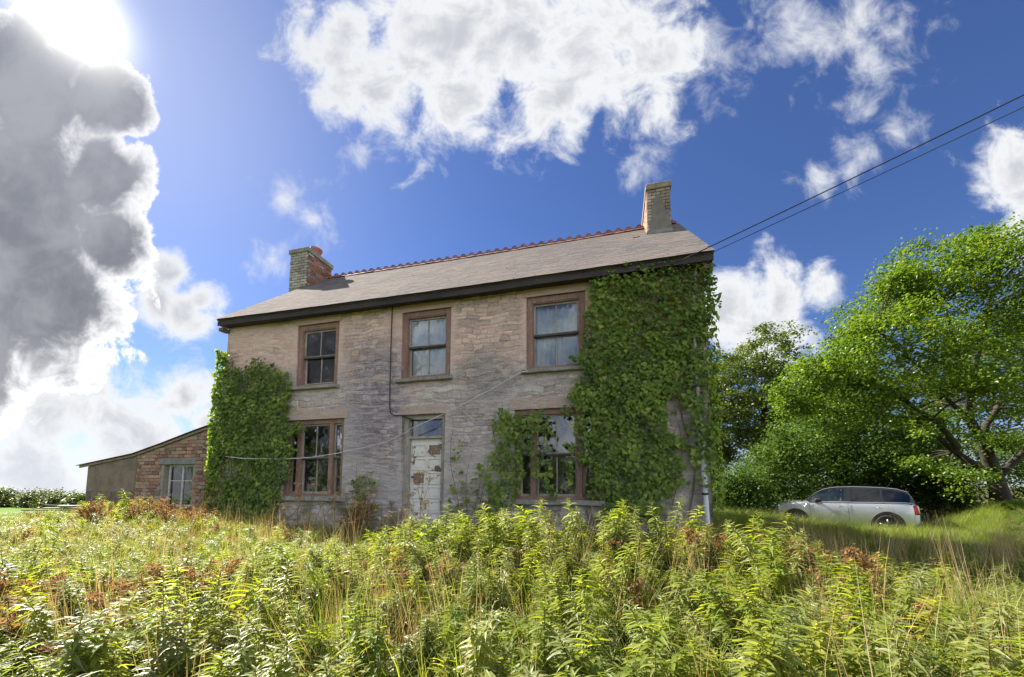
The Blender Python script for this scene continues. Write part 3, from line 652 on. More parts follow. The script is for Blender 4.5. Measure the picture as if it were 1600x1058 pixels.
# ------------------------------------------------------------------ outbuilding
OY = .40
out = tag(empty('outbuilding', (-9.5, OY, 0)), 'low lean-to outbuilding of red rubble and blocks against the left gable', 'shed')
def ow(mb, name, mat, parent=None, **kw):
    o = mb.build(name, mat, parent or out, **kw)
    if parent is None or parent is out: o.location = (9.5, -OY, 0)
    return o
RL_ = [(-12.62, 1.72), (-10.36, 2.03), (-9.27, 2.30), (-8.01, 2.64), (-6.55, 3.0)]
def roof_z(x): return float(np.interp(x, [p[0] for p in RL_], [p[1] for p in RL_]))
wx0, wx1, wz0, wz1 = -9.16, -8.03, .52, 1.71
mb = MB()
mb.prism([(-12.35, -.3), (-9.16, -.3), (-9.16, roof_z(-9.16)-.02), (-10.36, 2.0), (-12.35, 1.71)], OY, OY+.32)
mb.prism([(-8.03, -.3), (-6.53, -.3), (-6.53, 2.96), (-8.01, 2.60), (-8.03, 2.59)], OY, OY+.32)
mb.prism([(-9.158, -.3), (-8.032, -.3), (-8.032, .52), (-9.158, .52)], OY+.001, OY+.319)
mb.prism([(-9.158, 1.71), (-8.032, 1.71), (-8.032, 2.59), (-9.158, 2.29)], OY+.001, OY+.319)
mb.box(-12.35, -12.05, OY+.321, 4.6, -.3, 1.70).box(-12.049, -6.53, 4.3, 4.6, -.3, 1.70).box(-12.0, -6.6, OY+.33, 4.29, 0., .05)
wl = ow(mb, 'wall', M['mortar'])
ocut = lambda a, z, l, h: (wx0-l*.5 < a < wx1+l*.5 and wz0-h*.5 < z < wz1+.17+h*.3) or z+h*.5 > roof_z(a)-.03
lay(wl, 'y', -10.22, -6.56, .05, 3.0, OY-.004, lambda a, z: 'rubble' if random.random() < .62 else 'rubble2', .215, .098, .016, .05, cutfn=ocut, jit=.016)
lay(wl, 'y', -12.34, -10.24, .05, .93, OY-.004, lambda a, z: 'block', .45, .22, .014, .05, name='block', jit=.006)
MB().prism([(-12.345, .935), (-11.3, .93), (-10.25, .94), (-10.27, 1.4), (-10.24, 1.75), (-10.28, 1.95), (-10.9, 1.88), (-12.345, 1.69)], OY-.022, OY+.01).build('render_coat', M['block'], wl)
mb = MB(); V = []; F = []; nc = 110
pts = [( -12.78, 1.69)] + RL_[1:]
def corr(y0, y1):
    V = []; F = []; ys = np.linspace(y0, y1, 70)
    xs = [-12.78, -11.6, -10.36, -9.27, -8.01, -6.53]
    for y in ys:
        for x in xs:
            z = float(np.interp(x, [-12.78, -10.36, -9.27, -8.01, -6.53], [1.695, 2.03, 2.30, 2.64, 3.0])) + .018*math.sin(y*2*math.pi/.12)+.022
            V += [(x, y, z), (x, y, z+.012)]
    k = len(xs)*2
    for i in range(len(ys)-1):
        for j in range(len(xs)-1):
            a = i*k+2*j; F += [(a, a+2, a+k+2, a+k), (a+1, a+k+1, a+k+3, a+3)]
    for j in range(len(xs)-1):
        a = 2*j; F.append((a, a+1, a+3, a+2)); a += (len(ys)-1)*k; F.append((a, a+2, a+3, a+1))
    return MB().add(V, F)
ow(corr(OY-.10, 4.7), 'roof_sheet', M['tin'])
mb = MB(); xs_ = [-12.66, -10.36, -9.27, -8.01, -6.53]; zz_ = [1.70, 2.015, 2.285, 2.62, 2.98]
V = []; F = []
for x, z in zip(xs_, zz_): V += [(x, OY-.07, z-.05), (x, OY-.07, z+.01), (x, OY-.03, z+.01), (x, OY-.03, z-.05)]
for i in range(4):
    for k in range(4): F.append((4*i+k, 4*i+4+k, 4*i+4+(k+1) % 4, 4*i+(k+1) % 4))
F += [(3, 2, 1, 0), (16, 17, 18, 19)]
ow(MB().add(V, F), 'verge_board', M['wood'])
ow(MB().box(wx0-.16, wx1+.13, OY-.045, OY+.12, wz1+.012, wz1+.165), 'lintel', M['lintel'], bevel=.01)
mb = rect_frame(MB(), wx0+.06, wx1-.004, wz0+.01, wz1+.008, .05, OY+.10, OY+.16)
xm = (wx0+wx1)/2+.03; mb.box(xm-.025, xm+.025, OY+.102, OY+.158, wz0+.06, wz1-.042); zc_ = wz0+(wz1-wz0)*.62
mb.box(wx0+.11, xm-.026, OY+.105, OY+.155, zc_-.012, zc_+.012).box(xm+.026, wx1-.055, OY+.105, OY+.155, zc_-.012, zc_+.012)
ww_ = ow(mb, 'window', M['white_paint'])
for a, b in ((wx0+.11, xm-.025), (xm+.025, wx1-.054)):
    for c, d in ((wz0+.06, zc_-.012), (zc_+.012, wz1-.042)): MB().box(a, b, OY+.125, OY+.13, c, d).build('pane', M['glass'], ww_)
MB().box(wx0-.05, wx1+.05, OY-.07, OY+.1, wz0-.05, wz0+.008).build('sill', M['lintel'], ww_, bevel=.008)

# ------------------------------------------------------------------ cables, pipe, overhead wires
def wire(name, P, r, mat, label, cat, seg=6, group=None): return tag(MB().tube(P, r, seg).build(name, M[mat], None, smooth=True), label, cat, group)
wire('black_cable', [(-1.53, -.05, 5.36), (-1.535, -.045, 4.6), (-1.53, -.045, 3.6), (-1.515, -.045, 2.95), (-1.48, -.05, 2.80), (-1.38, -.05, 2.74), (-1.22, -.05, 2.735), (-1.10, -.03, 2.69), (-1.0, .10, 2.66), (-.9, .15, 2.655)], .014, 'cable', 'black cable running down the facade from the eaves to the door head', 'cable')
P = [(1.93, -.05, 3.57), (1.60, -.14, 3.50)]
for i in range(1, 13):
    t_ = i/12; P.append((1.60+(-.93-1.60)*t_, -.14+.0*t_, 3.50+(2.40-3.50)*t_-.05*math.sin(t_*math.pi)))
P += [(-1.0, -.09, 2.36), (-1.55, -.06, 2.14), (-2.2, -.07, 2.01), (-2.82, -.09, 1.905), (-3.6, -.10, 1.81), (-4.3, -.22, 1.775), (-5.4, -.30, 1.80), (-6.62, -.10, 1.92), (-7.0, .1, 2.05), (-7.62, .33, 2.20), (-7.7, .37, 2.24)]
wire('pale_cable', P, .0095, 'wire', 'thin pale cable strung slantwise across the facade below the upper windows', 'cable')
for k, (a, b, sg_) in enumerate((((4.60, -.32, 5.30), at(1600, 137, 5.2), .22), ((4.32, -.34, 5.07), at(1600, 156, 5.2), .22))):
    a = Vector(a); b = Vector(b); d = b-a; P = []
    for i in range(41):
        t_ = i/40*3.2; p = a + d*t_; p.z -= sg_*(1-(2*t_/3.2-1)**2)*.55 - 0; P.append(p)
    wire('overhead_wire', P, .0095 if k == 0 else .006, 'cable', ('upper thicker overhead wire running from the house corner', 'lower thinner overhead wire running from the house corner')[k], 'wire', 6, 'overhead wires')
pp = empty('drainpipe', (5.02, -.08, .4)); tag(pp, 'white plastic drainpipe with grey iron upper length by the right corner', 'drainpipe')
def rel(P, o): return [tuple(np.array(p)-np.array(o)) for p in P]
O_ = (5.02, -.08, .4)
MB().tube(rel([(5.04, -.10, .45), (5.035, -.10, .62), (5.02, -.10, 1.2), (4.985, -.10, 2.08)], O_), .045, 12).build('lower_pipe', M['pvc'], pp, smooth=True)
MB().tube(rel([(4.985, -.10, 2.04), (4.984, -.10, 2.14)], O_), .052, 12).build('collar', M['pvc'], pp, smooth=True)
MB().tube(rel([(4.983, -.10, 2.14), (4.96, -.10, 2.8), (4.925, -.10, 3.5), (4.93, -.10, 4.3), (4.98, -.12, 5.2)], O_), .034, 10).build('upper_pipe', M['castiron'], pp, smooth=True)
for z, x in ((1.02, 5.023), (3.0, 4.95)): MB().tube(rel([(x, -.10, z), (x, -.10, z+.035)], O_), .056, 10).build('bracket', M['cable'], pp)

# ------------------------------------------------------------------ leaves
IVYV = np.array([(0, 0, 0), (.42, .12, .05), (.50, .40, .06), (.24, .62, .04), (0, 1, -.10), (-.24, .62, .04), (-.50, .40, .06), (-.42, .12, .05)], float)
IVYF = np.array([(0, 1, 2, 3), (0, 3, 4, 4), (0, 4, 4, 5), (0, 5, 6, 7)])
IVYF4 = np.array([(0, 1, 2, 3), (0, 5, 6, 7), (0, 3, 4, 5)])
DIAV = np.array([(0, 0, 0), (.30, .42, .05), (0, 1, -.06), (-.30, .42, .05)], float); DIAF = np.array([(0, 1, 2, 3)])
BROV = np.array([(0, 0, 0), (.36, .30, .06), (.26, .70, .03), (0, 1, -.10), (-.26, .70, .03), (-.36, .30, .06)], float); BROF = np.array([(0, 1, 2, 3), (0, 3, 4, 5)])
def lance():
    ys = (0, .22, .55, .82); ws = (.10, .42, .40, .2); V = []; F = []
    for y, w_ in zip(ys, ws): V += [(-w_*.20*2, y, .05-.5*y*y), (0, y, -.5*y*y), (w_*.20*2, y, .05-.5*y*y)]
    V.append((0, 1, -.56)); V = np.array(V)
    for i in range(3): F += [(3*i, 3*i+1, 3*i+4, 3*i+3), (3*i+1, 3*i+2, 3*i+5, 3*i+4)]
    F += [(9, 10, 12, 12), (10, 11, 12, 12)]
    return V, F
def unit(a): return a/np.maximum(np.linalg.norm(a, axis=-1, keepdims=True), 1e-9)
def leaves(P, T, N, S, SV, SFc):
    """leaf shapes placed at P with tip direction T, normal N, size S"""
    T = unit(T); B = unit(np.cross(T, N)); N = np.cross(B, T); k = len(SV)
    V = P[:, None, :] + S[:, None, None]*(SV[None, :, 0:1]*B[:, None, :] + SV[None, :, 1:2]*T[:, None, :] + SV[None, :, 2:3]*N[:, None, :])
    F = (SFc[None]+(np.arange(len(P))*k)[:, None, None]).reshape(-1, SFc.shape[1])
    return V.reshape(-1, 3), F, len(SFc)
def leaf_obj(name, P, T, N, S, mat, parent=None, shape=(DIAV, DIAF), rnd=None):
    V, F, k = leaves(P, T, N, S, *shape)
    r = RNG.random(len(P)) if rnd is None else rnd
    return link(name, np_mesh(name, V, F, M[mat], np.repeat(r, k)), parent)

# ------------------------------------------------------------------ ivy
def inpoly(x, y, poly):
    x = np.asarray(x); y = np.asarray(y); r = np.zeros(x.shape, bool); n = len(poly)
    for i in range(n):
        (x1, y1), (x2, y2) = poly[i], poly[(i+1) % n]
        c = (y1 > y) != (y2 > y)
        r ^= c & (x < (x2-x1)*(y-y1)/((y2-y1) if y2 != y1 else 1e-9)+x1)
    return r
IVR = [(2.9, 5.38), (3.25, 5.36), (3.82, 5.40), (4.36, 5.42), (4.88, 5.40), (5.25, 5.35), (5.26, 4.28), (5.22, 3.06), (5.2, 1.87), (5.15, 1.17), (4.87, 1.41), (4.81, 2.0), (4.74, 2.6), (4.52, 2.84), (4.4, 2.62), (4.66, 2.0), (4.70, 1.47), (4.5, 1.1), (4.3, .8), (4.35, 0.5), (3.25, 0.5), (3.24, 1.16), (3.22, 1.91), (3.22, 2.67), (2.71, 2.75), (2.59, 3.23), (2.78, 3.42), (2.72, 3.69), (2.85, 3.94), (2.92, 4.54)]
IVM = [(1.24, 2.77), (1.38, 2.65), (1.59, 2.75), (2.14, 2.73), (2.19, 2.06), (2.03, 1.78), (2.22, 1.41), (2.35, 1.0), (2.06, 0.95), (1.95, 1.42), (1.86, 1.73), (1.69, 1.77), (1.59, 1.42), (1.55, 1.0), (1.39, 0.89), (0.9, 0.5), (0.83, 1.02), (0.56, 1.62), (0.89, 1.76), (0.96, 2.09), (1.07, 2.3), (1.17, 2.09), (1.31, 2.09), (0.98, 2.45)]
IVW = [(2.52, 2.73), (3.27, 2.72), (3.27, 0.98), (3.01, 1.01), (2.98, 1.47), (2.77, 1.82), (2.71, 1.67), (2.62, 1.26), (2.51, 1.29), (2.61, 1.73), (2.45, 1.77), (2.68, 2.05)]
IVL = [(-6.55, 4.77), (-6.25, 4.18), (-5.68, 3.97), (-5.53, 4.23), (-5.02, 4.29), (-4.67, 4.19), (-4.6, 3.82), (-4.39, 3.97), (-4.24, 3.67), (-4.21, 3.21), (-4.22, 2.78), (-3.87, 2.72), (-3.81, 2.37), (-3.99, 2.22), (-4.06, 1.51), (-4.26, 1.0), (-4.53, 0.3), (-5.12, 0.1), (-6.55, 0.1), (-6.6, 1.11), (-6.6, 2.29)]
def ivy(label, polys, dens, thick, seed, corner=None, stems=(), dip=0.):
    g = np.random.default_rng(seed); root = tag(empty("ivy", (polys[0][0][0][0], -.05, .2)), label, 'ivy'); Ps = []
    for poly, dk in polys:
        xs = [p[0] for p in poly]; zs = [p[1] for p in poly]; A = (max(xs)-min(xs)+.2)*(max(zs)-min(zs)+.2); n = int(A*dens*dk)
        x = g.uniform(min(xs)-.1, max(xs)+.1, n); z = g.uniform(min(zs)-.1, max(zs)+.1, n)
        jx = (fbm(x*4, z*4, 4, seed)-.5)*.62; jz = (fbm(x*4+9, z*4, 4, seed+1)-.5)*.62
        k = inpoly(x+jx, z+jz, poly); hole = fbm(x*1.4, z*1.4, 4, seed+5); k &= (hole > .26*(1-.9*sstep(z, 2.8, 3.4))+(dip+.06)*sstep(2.6-z, 0, 1.2)) | (g.random(n) < .25)
        x = x[k]; z = z[k]; th = thick*(.25+1.3*fbm(x*1.6, z*2.0, 4, seed+3)); d = g.random(len(x))**.6
        Ps.append(np.stack([x, -.03-th*d, z], 1))
    P = np.concatenate(Ps); nn = len(P)
    bulge = fbm(P[:, 0]*4, P[:, 2]*5, 3, seed+8)
    T = np.stack([g.normal(0, .42, nn), -.25-.3*g.random(nn), -1+g.normal(0, .3, nn)], 1)
    N = np.stack([g.normal(0, .38, nn), -1+0*T[:, 0], .55+g.normal(0, .32, nn)], 1)
    S = (.03+.075*g.random(nn)**1.4)*(.75+.5*bulge)
    r = np.clip(.55*g.random(nn)+.9*(bulge-.5)+.25, 0, 1)
    if corner:
        x0, za, zb, cnt, sgn = corner; y = g.uniform(-.22, .55, cnt); z = g.uniform(za, zb, cnt); bl = fbm(z*1.6, y*2+3, 3, seed+2)
        x = x0+sgn*(.02+(.03+.17*bl)*g.random(cnt)**.6*(1-.6*sstep(z, zb-1.2, zb)))
        P2 = np.stack([x, y, z], 1); T2 = np.stack([sgn*(.3+.2*g.random(cnt)), g.normal(0, .4, cnt), -1+g.normal(0, .3, cnt)], 1); N2 = np.stack([np.full(cnt, sgn*1.), g.normal(-.3, .5, cnt), .5+g.normal(0, .3, cnt)], 1)
        P = np.concatenate([P, P2]); T = np.concatenate([T, T2]); N = np.concatenate([N, N2]); S = np.concatenate([S, g.uniform(.06, .11, cnt)]); r = np.concatenate([r, np.clip(.35+.65*g.random(cnt), 0, 1)])
    o0 = np.array(root.location)
    tag(leaf_obj('foliage', P-o0, T, N, S, 'ivy', root, (IVYV, IVYF4), r), kind='stuff')
    mb = MB()
    for x, z0, z1, r_ in stems:
        Q = []; m_ = 12
        for i in range(m_+1):
            z = z0+(z1-z0)*i/m_; Q.append((x+.12*math.sin(z*2.1+x*5)-o0[0], -.05-.02*math.sin(z*5)-o0[1], z-o0[2]))
        mb.tube(Q, [r_*(1-.7*i/m_) for i in range(m_+1)], 6)
    mb.build('stem', M['twig'], root, smooth=True)
ivy('dense ivy covering the right end of the facade up to the eaves', [(IVR, 1.)], 1050, .21, 3, (WR+.01, .8, 5.3, 1100, 1), [(3.6, 0, 4.6, .02), (4.3, 0, 5., .018), (4.75, .2, 5.2, .018), (3.1, .1, 3.4, .016), (4.55, .1, 3.3, .010)], .08)
ivy('tall ivy clump at the left corner of the facade beside the outbuilding', [(IVL, 1.)], 1000, .25, 5, (WL-.02, .2, 4.7, 2400, -1), [(-5.9, 0, 3.6, .03), (-5.2, 0, 3.7, .03), (-4.6, 0, 3., .025), (-6.3, 0, 4.4, .025)])
ivy('ivy trailing over the left half of the lower right window', [(IVM, 1.)], 620, .20, 8, None, [(1.05, 0, 2.4, .018), (1.62, .2, 2.8, .014), (.78, 0, 1.9, .010), (1.95, .8, 2.6, .01)])
ivy('ivy hanging over the right half of the lower right window', [(IVW, 1.)], 620, .22, 9, None, [(3.0, .4, 2.7, .016)])
V1 = [(0.16, 2.15), (0.28, 1.97), (0.22, 1.15), (0.2, 0.5), (-.0, 0.5), (0.06, 1.56)]
ivy('thin strip of ivy climbing the wall just right of the door', [(V1, 1.), ([(.35, 1.3), (.6, 1.5), (.72, .4), (.25, .4)], .9)], 480, .10, 12, None, [(.13, .1, 2.5, .010), (.5, .1, 2.0, .008), (.72, .1, 2.3, .007)])
V2 = [(-2.25, 1.55), (-1.95, 1.35), (-1.85, .4), (-2.5, .4)]
ivy('sparse creeper on the wall between the left lower window and the door', [(V2, 1.)], 330, .10, 13, None, [(-2.2, .1, 1.7, .010), (-1.75, .1, 1.5, .007)])

# ------------------------------------------------------------------ trees
def limb(mb, a, b, r0, r1, bend=.12, n=7, seg=7, g=random):
    a = Vector(a); b = Vector(b); L = (b-a).length; o = Vector((g.uniform(-1, 1), g.uniform(-1, 1), g.uniform(-.2, 1)))*L*bend; P = []
    for i in range(n+1):
        t_ = i/n; P.append(a.lerp(b, t_) + o*math.sin(t_*math.pi) + Vector((g.uniform(-1, 1), g.uniform(-1, 1), g.uniform(-1, 1)))*L*.012)
    mb.tube(P, [r0+(r1-r0)*(i/n)**.8 for i in range(n+1)], seg); return P
def crown_leaves(lobes, clusters, per, size, seed, flat=.45, cr=.42, inner=.35, droop=.25):
    """leaf clumps spread through a set of ellipsoid lobes: (centre, radii, weight)"""
    g = np.random.default_rng(seed); P = []; Rr = []; centres = []
    wts = np.array([l[2]*np.prod(np.array(l[1]))**.7 for l in lobes]); wts = wts/wts.sum()
    sub = []
    for (c, rr, _), w_ in zip(lobes, wts):
        sub.append((np.array(c), np.array(rr)*.62, w_*.34))
        for q in range(6):
            d = unit(g.normal(size=3)*[1, 1, .8]+[0, 0, .15]); sub.append((np.array(c)+d*np.array(rr)*g.uniform(.6, 1.12), np.array(rr)*g.uniform(.22, .46), w_*.11))
    for c, rr, w_ in sub:
        k = max(4, int(clusters*w_)); d = unit(g.normal(size=(k, 3))); rad_ = (inner + (1-inner)*g.random(k)**.55)*(.82+.36*g.random(k))
        C_ = np.array(c)+d*rad_[:, None]*np.array(rr); centres.append(C_)
    C_ = np.concatenate(centres)
    tone = g.random(len(C_))
    m = g.integers(int(per*.5), int(per*1.5), len(C_)); idx = np.repeat(np.arange(len(C_)), m); n = len(idx)
    s_ = cr*(.6+.8*g.random(len(C_)))
    off = g.normal(size=(n, 3))*s_[idx][:, None]*np.array([.62, .62, .62*flat])
    off[:, 2] -= droop*np.hypot(off[:, 0], off[:, 1])**1.3
    P = C_[idx]+off
    T = np.stack([g.normal(size=n), g.normal(size=n), -.35+g.normal(0, .35, n)], 1) + off*np.array([1.2, 1.2, 0])
    N = np.stack([g.normal(0, .8, n), g.normal(0, .8, n), np.ones(n)], 1)
    S = size*g.uniform(.6, 1.25, n); r = np.clip(.28*g.random(n)+.62*tone[idx]+.05, 0, 1)
    return P, T, N, S, r, C_
def tree(name, base, trunk, limbs, lobes, clusters, per, size, mat, label, cat='tree', group=None, seed=1, shape=(BROV, BROF), twigs=60, **kw):
    root = tag(empty(name, base), label, cat, group); o0 = np.array(base); g = random.Random(seed); mb = MB()
    tp = [np.array(p)-o0 for p, r in trunk]; mb.tube(tp, [r for p, r in trunk], 10)
    ends = []
    for a, b, r0, r1 in limbs:
        Q = limb(mb, np.array(a)-o0, np.array(b)-o0, r0, r1, .10, 7, 7, g); ends.append(Q)
    P, T, N, S, r, C_ = crown_leaves(lobes, clusters, per, size, seed, **kw)
    pts = [q for Q in ends for q in Q[2:]] or [Vector(tp[-1])]
    arr = np.array([tuple(q) for q in pts])
    sel = g.sample(range(len(C_)), min(twigs, len(C_)))
    for i in sel:
        c = C_[i]-o0; j = int(np.argmin(((arr-c)**2).sum(1)+g.random()*2)); d = np.linalg.norm(arr[j]-c)
        if d < 5: limb(mb, arr[j], c, min(.05, .012+.010*d), .006, .10, 5, 4, g)
    mb.build('trunk', M['bark'], root, smooth=True)
    tag(leaf_obj('crown', P-o0, T, N, S, mat, root, shape, r), kind='stuff')
    return root
# big spreading tree at the right
B0 = at(1565, 790, 13.5); g0 = float(gz(B0[0], B0[1])); base = (B0[0], B0[1], g0-.1)
fk = at(1535, 690, 13.3); f2 = at(1512, 650, 13.2)
trunk = [(base, .34), (at(1562, 770, 13.5), .26), (at(1550, 730, 13.4), .21), (fk, .15), (f2, .11)]
limbs = [(at(1556, 750, 13.4), at(1400, 620, 12.6), .14, .045), (at(1500, 700, 13), at(1330, 600, 12), .10, .03), (fk, at(1420, 560, 13), .11, .035), (f2, at(1470, 470, 13.5), .10, .03),
         (fk, at(1640, 560, 13.5), .13, .04), (f2, at(1560, 430, 14), .13, .04), (at(1400, 620, 12.6), at(1270, 560, 12), .07, .02), (at(1420, 560, 13), at(1330, 500, 12.6), .06, .02), (at(1558, 745, 13.4), at(1660, 650, 12.5), .15, .05), (at(1480, 660, 13), at(1290, 640, 12.5), .08, .02), (at(1560, 430, 14), at(1510, 375, 14), .05, .015)]
lob = [(at(1300, 570, 12), (1.6, 1.5, .9), 1), (at(1390, 520, 12.5), (2.0, 1.8, 1.3), 1), (at(1270, 590, 11.6), (1.0, 1.0, .7), 1), (at(1480, 450, 13.2), (2.2, 2., 1.5), 1), (at(1510, 385, 13.6), (1.1, 1.1, .75), 1),
       (at(1590, 470, 13.), (2.0, 2.0, 1.5), 1), (at(1680, 520, 13), (2.4, 2.4, 2.2), 1), (at(1540, 560, 12.), (1.9, 1.8, 1.0), .8), (at(1420, 610, 12.), (1.7, 1.5, .8), .8), (at(1330, 640, 12.3), (1.5, 1.4, .75), 1),
       (at(1640, 620, 12), (1.6, 1.6, 1.2), .6), (at(1400, 450, 13.), (1.2, 1.2, .7), 1), (at(1460, 730, 14.), (.9, .9, .6), .5), (at(1500, 745, 13.), (.6, .6, .45), .5), (at(1600, 400, 15.), (1.5, 1.5, .8), .35), (at(1480, 655, 12.6), (1.2, 1.1, .5), .6), (at(1590, 690, 12.4), (1.0, 1.0, .55), .6), (at(1240, 640, 12.4), (.9, .9, .6), .9), (at(1430, 400, 13.6), (.9, .9, .55), .8)]
tree('sycamore_tree', base, trunk, limbs, lob, 2100, 46, .092, 'tree_y', 'large spreading tree with bright yellow green leaves on the right bank', seed=21, twigs=240, cr=.36, flat=.5, inner=.5)
def simple_tree(name, px, ytop, ybase, depth, rx, label, mat, seed, clusters=500, per=34, size=.12, cat='tree', group=None, leanx=0, **kw):
    b = at(px, ybase, depth); z0 = float(gz(b[0], b[1])); base = (b[0], b[1], z0-.1); top = at(px+leanx, ytop, depth); H = top[2]-z0
    g = random.Random(seed); tr = [(base, .05*H**.75+.05), ((b[0]+g.uniform(-.2, .2), b[1], z0+H*.25), .035*H**.75+.03), ((b[0]*.6+top[0]*.4, b[1], z0+H*.55), .02*H**.75+.02)]
    limbs = []; lob = []; nL = 9
    for i in range(nL):
        an = i*2.4+g.random(); h = .30+.62*(i+.5)/nL; rr = rx*(.30+.45*math.sin(min(1, (1-h)*1.35)*math.pi*.5+.15))
        c = (b[0]+leanx*0+math.cos(an)*rx*.50*(1-.5*h)+(top[0]-b[0])*h, b[1]+math.sin(an)*rx*.5*(1-.5*h), z0+H*(h*.88))
        lob.append((c, (rr*.85, rr*.85, rr*.62), 1)); limbs.append((tr[1][0] if i < 5 else tr[2][0], c, .016*H**.7+.01, .012))
    lob.append(((top[0], top[1], z0+H*.88), (rx*.36, rx*.36, H*.10), 1))
    return tree(name, base, tr, limbs, lob, clusters, per, size, mat, label, cat, group, seed, twigs=70, **kw)
simple_tree('ash_tree', 1200, 490, 790, 27., 5.6, 'dark tree with reddish tips standing behind the right end of the house', 'tree_d', 31, 1300, 40, .16)
simple_tree('elder_tree', 1120, 525, 790, 25., 3.3, 'small dark tree partly hidden behind the right corner of the house', 'tree_d', 36, 620, 38, .15)
simple_tree('oak_tree', 1330, 500, 795, 23., 4.2, 'broad dark tree in the wood behind the parked car', 'tree_d', 32, 700, 34, .14, group='trees of the wood behind the car')
simple_tree('oak_tree', 1480, 470, 790, 24., 4.4, 'tall dark tree in the wood behind the spreading tree trunk', 'tree_d', 33, 620, 32, .14, group='trees of the wood behind the car')
simple_tree('oak_tree', 1660, 400, 790, 22., 4.6, 'tall tree in the wood at the far right edge', 'tree_d', 34, 560, 32, .14, group='trees of the wood behind the car')
simple_tree('hawthorn_bush', 1215, 665, 808, 15.8, 2.0, 'rounded green bush behind the bonnet of the car', 'shrub', 41, 520, 36, .10, cat='bush', flat=.8)
simple_tree('hawthorn_bush', 1305, 590, 806, 17.2, 2.9, 'large green bush directly behind the middle of the car', 'shrub', 42, 760, 36, .11, cat='bush', flat=.8)
simple_tree('hawthorn_bush', 1410, 640, 804, 17.0, 2.5, 'dark green bush behind the rear of the car', 'shrub', 43, 600, 36, .11, cat='bush', flat=.8)
simple_tree('hawthorn_bush', 1150, 740, 810, 14.6, 1.1, 'low green bush between the house corner and the car', 'shrub', 44, 240, 34, .09, cat='bush', flat=.8)
simple_tree('hawthorn_bush', 1475, 742, 800, 15.3, 1.0, 'small leafy bush between the car and the spreading tree', 'shrub', 45, 220, 34, .10, cat='bush', flat=.8)
simple_tree('hawthorn_bush', 1625, 660, 800, 15.6, 2.0, 'leafy bush right of the spreading tree trunk', 'shrub', 46, 240, 34, .10, cat='bush', flat=.8)
for k, (X, Y, h_, r_) in enumerate(((-14, -24, 4.2, 3.2), (-8, -26, 5.0, 3.4), (-2, -27, 4.4, 3.4), (4, -28, 4.8, 3.4), (-20, -21, 4.6, 3.3), (-27, -17, 4.6, 3.5))):
    z0 = float(gz(X, Y)); lb = [((X+math.cos(a*1.05)*r_*.55, Y+math.sin(a*1.05)*r_*.55, z0+h_*(.35+.2*(a % 3))), (r_*.55, r_*.55, h_*.28), 1) for a in range(6)]
    tree('hedgerow_tree', (X, Y, z0-.1), [((X, Y, z0-.1), .2), ((X, Y, z0+h_*.5), .1)], [], lb, 240, 30, .26, 'tree_d', ('hedgerow tree behind the viewer, first from the left', 'hedgerow tree behind the viewer, second from the left', 'hedgerow tree behind the viewer, third from the left', 'hedgerow tree behind the viewer, rightmost', 'hedgerow tree behind the viewer, far left', 'hedgerow tree behind the viewer, farthest left')[k], 'tree', 'hedgerow mirrored in the window panes', 80+k, twigs=10, cr=.6)
# field hedge on the far left
hl = ['end bush of the field hedge against the outbuilding corner', 'pale bushy hedge shrub left of the outbuilding corner', 'broad rounded shrub in the middle of the field hedge', 'low shrub in the gap of the field hedge', 'dark taller hedge tree at the left edge', 'hedge shrub just right of the dark hedge tree']
for i, (px, yt, d, rx) in enumerate(((128, 779, 33, 1.3), (98, 777, 34, 1.6), (62, 775, 35, 2.0), (36, 784, 36, 1.6), (-4, 768, 35, 1.6), (14, 783, 36, 1.4))):
    simple_tree('hedge_shrub', px, yt, 796, d, rx, hl[i], 'hedge', 50+i, 200, 30, .16, cat='hedge', group='shrubs of the field hedge', flat=.8)
for k, px in enumerate((-60, -120, -190)): simple_tree('hedge_shrub', px, 768, 797, 36, 2.6, ('hedge shrub just past the left picture edge','second hedge shrub past the left picture edge','third hedge shrub past the left picture edge')[k], 'hedge', 60+k, 160, 30, .17, cat='hedge', group='shrubs of the field hedge', flat=.8)
# bare twigs showing above the outbuilding roof
tb = np.array((-11.2, 4.9, 0.)); root = tag(empty('bare_shrub', tuple(tb)), 'leafless twiggy shrub showing above the outbuilding roof', 'shrub'); mb = MB(); g = random.Random(5)
for i in range(26):
    a = g.uniform(0, 6.28); e = Vector((math.cos(a)*g.uniform(.2, .95), math.sin(a)*.5, g.uniform(2.6, 3.35))); Q = limb(mb, (0, 0, .0), e, .02, .004, .10, 7, 4, g)
    for j in (4, 5, 6): limb(mb, Q[j], Q[j]+Vector((g.uniform(-.35, .35), g.uniform(-.3, .3), g.uniform(.1, .45))), .006, .003, .1, 3, 4, g)
mb.build('twig', M['twig'], root)

